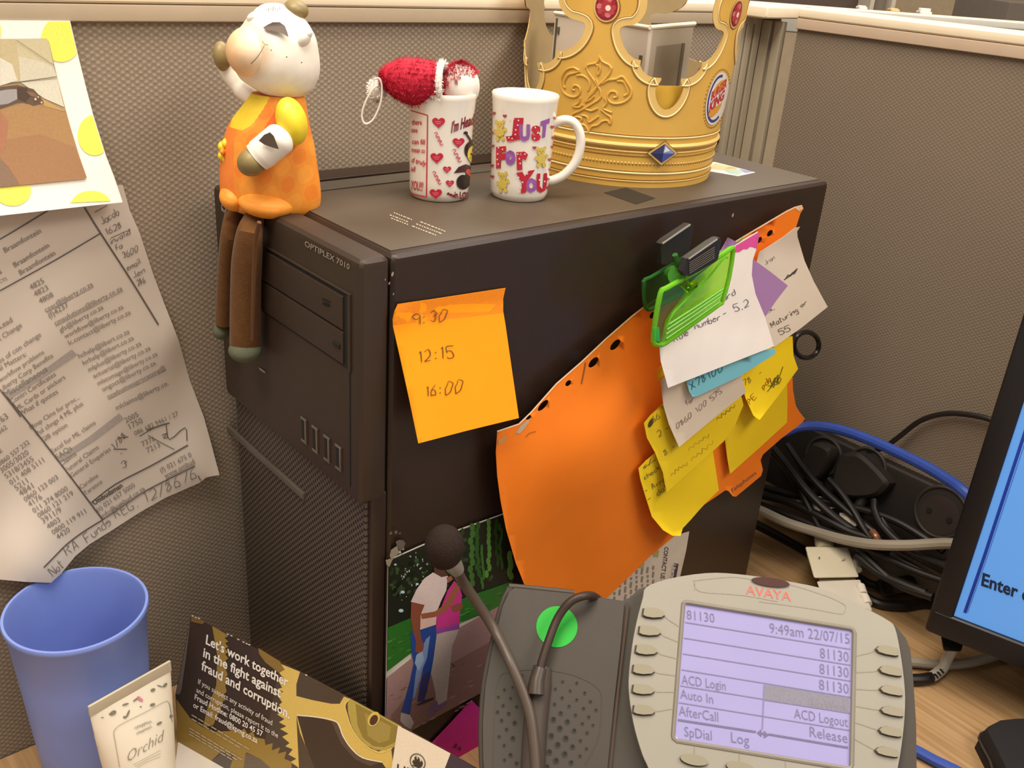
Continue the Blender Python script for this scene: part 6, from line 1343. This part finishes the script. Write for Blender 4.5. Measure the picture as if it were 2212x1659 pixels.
for lab, P, r in (('black cable of the tangle dropping steeply beside the computer, leftmost one', [(1655, 962, .004), (1690, 1000, .006), (1722, 1045, .008), (1748, 1095, .009), (1770, 1140, .006)], .0042),
    ('long black cable of the tangle running from the computer down to the monitor', [(1668, 965, .010), (1705, 1010, .012), (1745, 1062, .014), (1795, 1110, .010), (1850, 1150, .003), (1920, 1196, .001), (2010, 1245, .001)], .0046),
    ('black cable of the tangle lying nearly level over the upper white plug', [(1630, 1066, .002), (1690, 1080, .005), (1740, 1100, .008), (1790, 1125, .008), (1840, 1150, .006), (1890, 1165, .004)], .0048),
    ('black cord hanging from the left plug of the power strip', [(1790, 1035, .002), (1815, 1062, .004), (1845, 1105, .006), (1870, 1148, .006), (1905, 1190, .002)], .0038),
    ('black cable of the tangle just above the thick grey cable', [(1630, 1086, .002), (1690, 1108, .006), (1750, 1132, .006), (1800, 1150, .006), (1860, 1166, .010), (1925, 1182, .006)], .0044),
    ('black cable of the tangle passing below the right half of the grey cable', [(1862, 1180, .004), (1930, 1212, .004), (1990, 1238, .004), (2060, 1262, .004)], .0038),
    ('black cord hanging from the middle plug of the power strip', [(1888, 1080, .004), (1890, 1105, .008), (1910, 1142, .008), (1960, 1185, .006), (2050, 1225, .004)], .0038),
    ('black cable of the tangle curving under the white connector towards the monitor', [(1800, 1140, .001), (1850, 1178, .001), (1880, 1212, .002), (1940, 1262, .003), (2015, 1290, .004)], .0046),
    ('black cable of the tangle nearest the open socket', [(1905, 1120, .002), (1925, 1152, .003), (1965, 1188, .002), (2020, 1210, .002), (2080, 1225, .002)], .0036),
    ('thick black cable at the lower edge of the tangle above the flat plug', [(1850, 1200, .001), (1900, 1238, .002), (1950, 1262, .003), (2000, 1282, .003)], .0052),
    ('black cable crossing the tangle from the computer to the lower white plug', [(1700, 960, .001), (1735, 1010, .003), (1780, 1060, .004), (1840, 1112, .004), (1890, 1150, .001)], .0040),
    ('flat black cable at the bottom of the tangle next to the desk edge', [(1640, 1050, .0), (1700, 1066, .001), (1770, 1082, .001), (1850, 1098, .001), (1940, 1128, .001), (2040, 1190, .001)], .0044)):
    cable('tangled_cable', lab, [tp(*q) for q in P], r, cbk, group=grp)
cable('power_cable', 'black cable bending around below the flat black plug', [(1850, 1275, .006), (1872, 1290, .005), (1900, 1304, .005), (1945, 1309, .005), (1990, 1303, .005), (2030, 1296, .005)], .0046, cbk)
cable('power_cable', 'black cable entering the flat black plug beside the white connector', [(1845, 1242, .010), (1862, 1252, .009), (1882, 1262, .009), (1912, 1268, .009)], .0040, cbk)
S = SZ(.012); pb_ = thing('flat_plug', 'flat black plug lying on the desk between connector and monitor', 'plug', SZ(0)(1930, 1270))
put('plug_body', MB().hexa([SZ(z)(*p) for z in (.017, .003) for p in ((1893, 1252), (1975, 1240), (1985, 1275), (1905, 1287))], .002), plug, pb_)
put('plug_ridge', MB().hexa([SZ(z)(*p) for z in (.019, .0165) for p in ((1905, 1256), (1925, 1253), (1932, 1279), (1912, 1282))], .0008), cbk, pb_)
# copper-looking glint of a cable tie, small white plugs among the cables
def block(name, label, cat, P, z0, z1, m_, bev=.001, group=None):
    t = thing(name, label, cat, SZ(z0)(*P[0])); put('housing', MB().hexa([SZ(z1)(*p) for p in P] + [SZ(z0)(*p) for p in P], bev), m_, t); return t
wpl = mat('ivory_plastic', 'd3c8ae', .45, 0, .4, .03); wpl2 = mat('white_plug_plastic', 'd8cfc0', .5, 0, .4, .03)
def tblock(name, label, cat, P, o0, o1, m_, bev=.001):
    t = thing(name, label, cat, tp(P[0][0], P[0][1], o0)); put('housing', MB().hexa([tp(*p, o1) for p in P] + [tp(*p, o0) for p in P], bev), m_, t); return t
b1 = tblock('white_plug', 'white plug under the black cables, the upper of two', 'plug', [(1708, 1082), (1772, 1072), (1810, 1096), (1746, 1110)], -.012, .001, wpl2)
put('contact_strip', MB().hexa([tp(*p, .0022) for p in ((1722, 1084), (1764, 1076), (1772, 1081), (1730, 1090))] + [tp(*p, .0005) for p in ((1722, 1084), (1764, 1076), (1772, 1081), (1730, 1090))]), mat('gold_contacts', 'b8a070', .35, .5), b1)
b1 = tblock('white_plug', 'white plug under the black cables, the lower of two', 'plug', [(1812, 1108), (1838, 1104), (1852, 1136), (1824, 1142)], -.012, .001, wpl2)
put('latch', MB().hexa([tp(*p, z) for z in (.003, .0005) for p in ((1820, 1116), (1832, 1114), (1838, 1130), (1826, 1133))], .0004), wpl, b1)
tie = cable('cable_tie', 'reddish metal tie around the black cables', [tp(1884, 1148, .014), tp(1892, 1158, .016), tp(1897, 1168, .014)], .0032, mat('coppery_metal', '9a6a52', .35, .6), 'tie')
# white video connector with its adapter
vc = thing('video_connector', 'ivory video connector plugged into its adapter behind the telephone', 'connector', SZ(0)(1795, 1240))
put('hood', MB().hexa([SZ(z + dz)(u_, v_) for dz in (0, -.017) for u_, v_, z in ((1739, 1181, .047), (1831, 1182, .047), (1856, 1247, .036), (1758, 1249, .036))], .002), wpl, vc)
a, b_ = SZ(.038)(1784, 1190), SZ(.041)(1777, 1164)
put('strain_relief', MB().tube([a, (a + b_)/2, b_, b_ + (b_ - a)*.35], [.0085, .0085, .0078, .0060], 16), wpl, vc)
m = MB(); m.hexa([SZ(z)(*p) for z in (.0325, .0225) for p in ((1768, 1246), (1846, 1245), (1850, 1256), (1770, 1258))], .0005); put('metal_shell', m, mat('nickel_shell', 'a89c86', .3, .8), vc)
put('adapter', MB().hexa([SZ(z)(*p) for z in (.0340, .0030) for p in ((1764, 1256), (1858, 1252), (1885, 1320), (1790, 1326))], .0015), wpl2, vc)
for s in (((1752, 1196), (1758, 1214)), ((1846, 1214), (1852, 1232)), ((1858, 1266), (1864, 1284)), ((1866, 1288), (1874, 1306))): put('thumb_screw', MB().tube([SZ(.034)(*s[0]), SZ(.032)(*s[1])], .0042, 12), wpl2, vc)
m = MB(); m.disc(SZ(.0442), (1770, 1204), 2, 1.4, '6d6350', n=8); m.line(SZ(.0442), [(1818, 1208), (1826, 1206)], 1.6, 'a89c84'); put('mould_marks', m, INK, vc)
# cables at the lower right
cable('phone_cable', 'grey cable running from the telephone towards the monitor foot', [(1940, 1428, .006), (1975, 1431, .006), (2030, 1436, .006), (2090, 1432, .007), (2140, 1419, .008), (2200, 1400, .008)], .0042, cgr)
cable('phone_cable', 'white and black striped cable crossing under the grey one', [(1940, 1470, .004), (1985, 1470, .004), (2012, 1464, .005)], .0048, cbk)
cable('phone_cable', 'pale grey cable dropping from the monitor plug onto the desk', [(2008, 1465, .005), (2022, 1456, .005), (2036, 1443, .006), (2046, 1422, .012), (2056, 1402, .020), (2060, 1392, .024)], .0046, cwh)
m = MB()
for a, b_ in (((2012, 1461), (2018, 1470)), ((2019, 1456), (2026, 1465)), ((2025, 1452), (2032, 1460)), ((2031, 1446), (2038, 1454))):
    q0, q1 = SZ(.0098)(*a), SZ(.0098)(*b_); m.tube([q0, (q0+q1)/2 + UP*.0006, q1], .0008, 6)
tagp(put('cable_label', m, cbk, None, SZ(.005)(2022, 1458)), 'striped label wrapped on the pale cable below the monitor', 'label')
block('monitor_plug', 'black plug hanging below the monitor corner', 'plug', [(2032, 1372), (2082, 1386), (2076, 1408), (2038, 1406)], .020, .040, plug, .002)
cable('network_cable', 'blue cable on the desk at the lower right beside the telephone', [(1950, 1608, .004), (1985, 1626, .004), (2020, 1645, .004), (2060, 1664, .004), (2110, 1690, .004)], .0042, cbl)
# black padded case at the bottom right corner
P = [(2105, 1615), (2119, 1601), (2140, 1590), (2180, 1586), (2290, 1583), (2300, 1760), (2165, 1740), (2130, 1665)]
t = thing('padded_case', 'black padded case lying on the desk at the lower right corner', 'case', SZ(0)(2200, 1660))
n = len(P); lo = [SZ(0.0005)(*p) for p in P]; c = sum(lo, V((0,0,0)))/n
hi = [p + (c - p)*.06 + UP*.016 for p in lo]; tp2 = [p + (c - p)*.16 + UP*.020 for p in lo]
put('shell', MB().add(lo + hi + tp2, [(i, (i+1) % n, n + (i+1) % n, n + i) for i in range(n)] + [(n+i, n + (i+1) % n, 2*n + (i+1) % n, 2*n + i) for i in range(n)] + [tuple(2*n + i for i in range(n)), tuple(range(n))[::-1]]), mat('black_padded_cloth', '221d1c', .75, 0, .3, .08, 200, bump=.3), t)
put('zip', MB().ring(cr([p + (c - p)*.02 + UP*.010 for p in lo], 2, True), .0010, 6), mat('dark_zip', '37302d', .5), t)
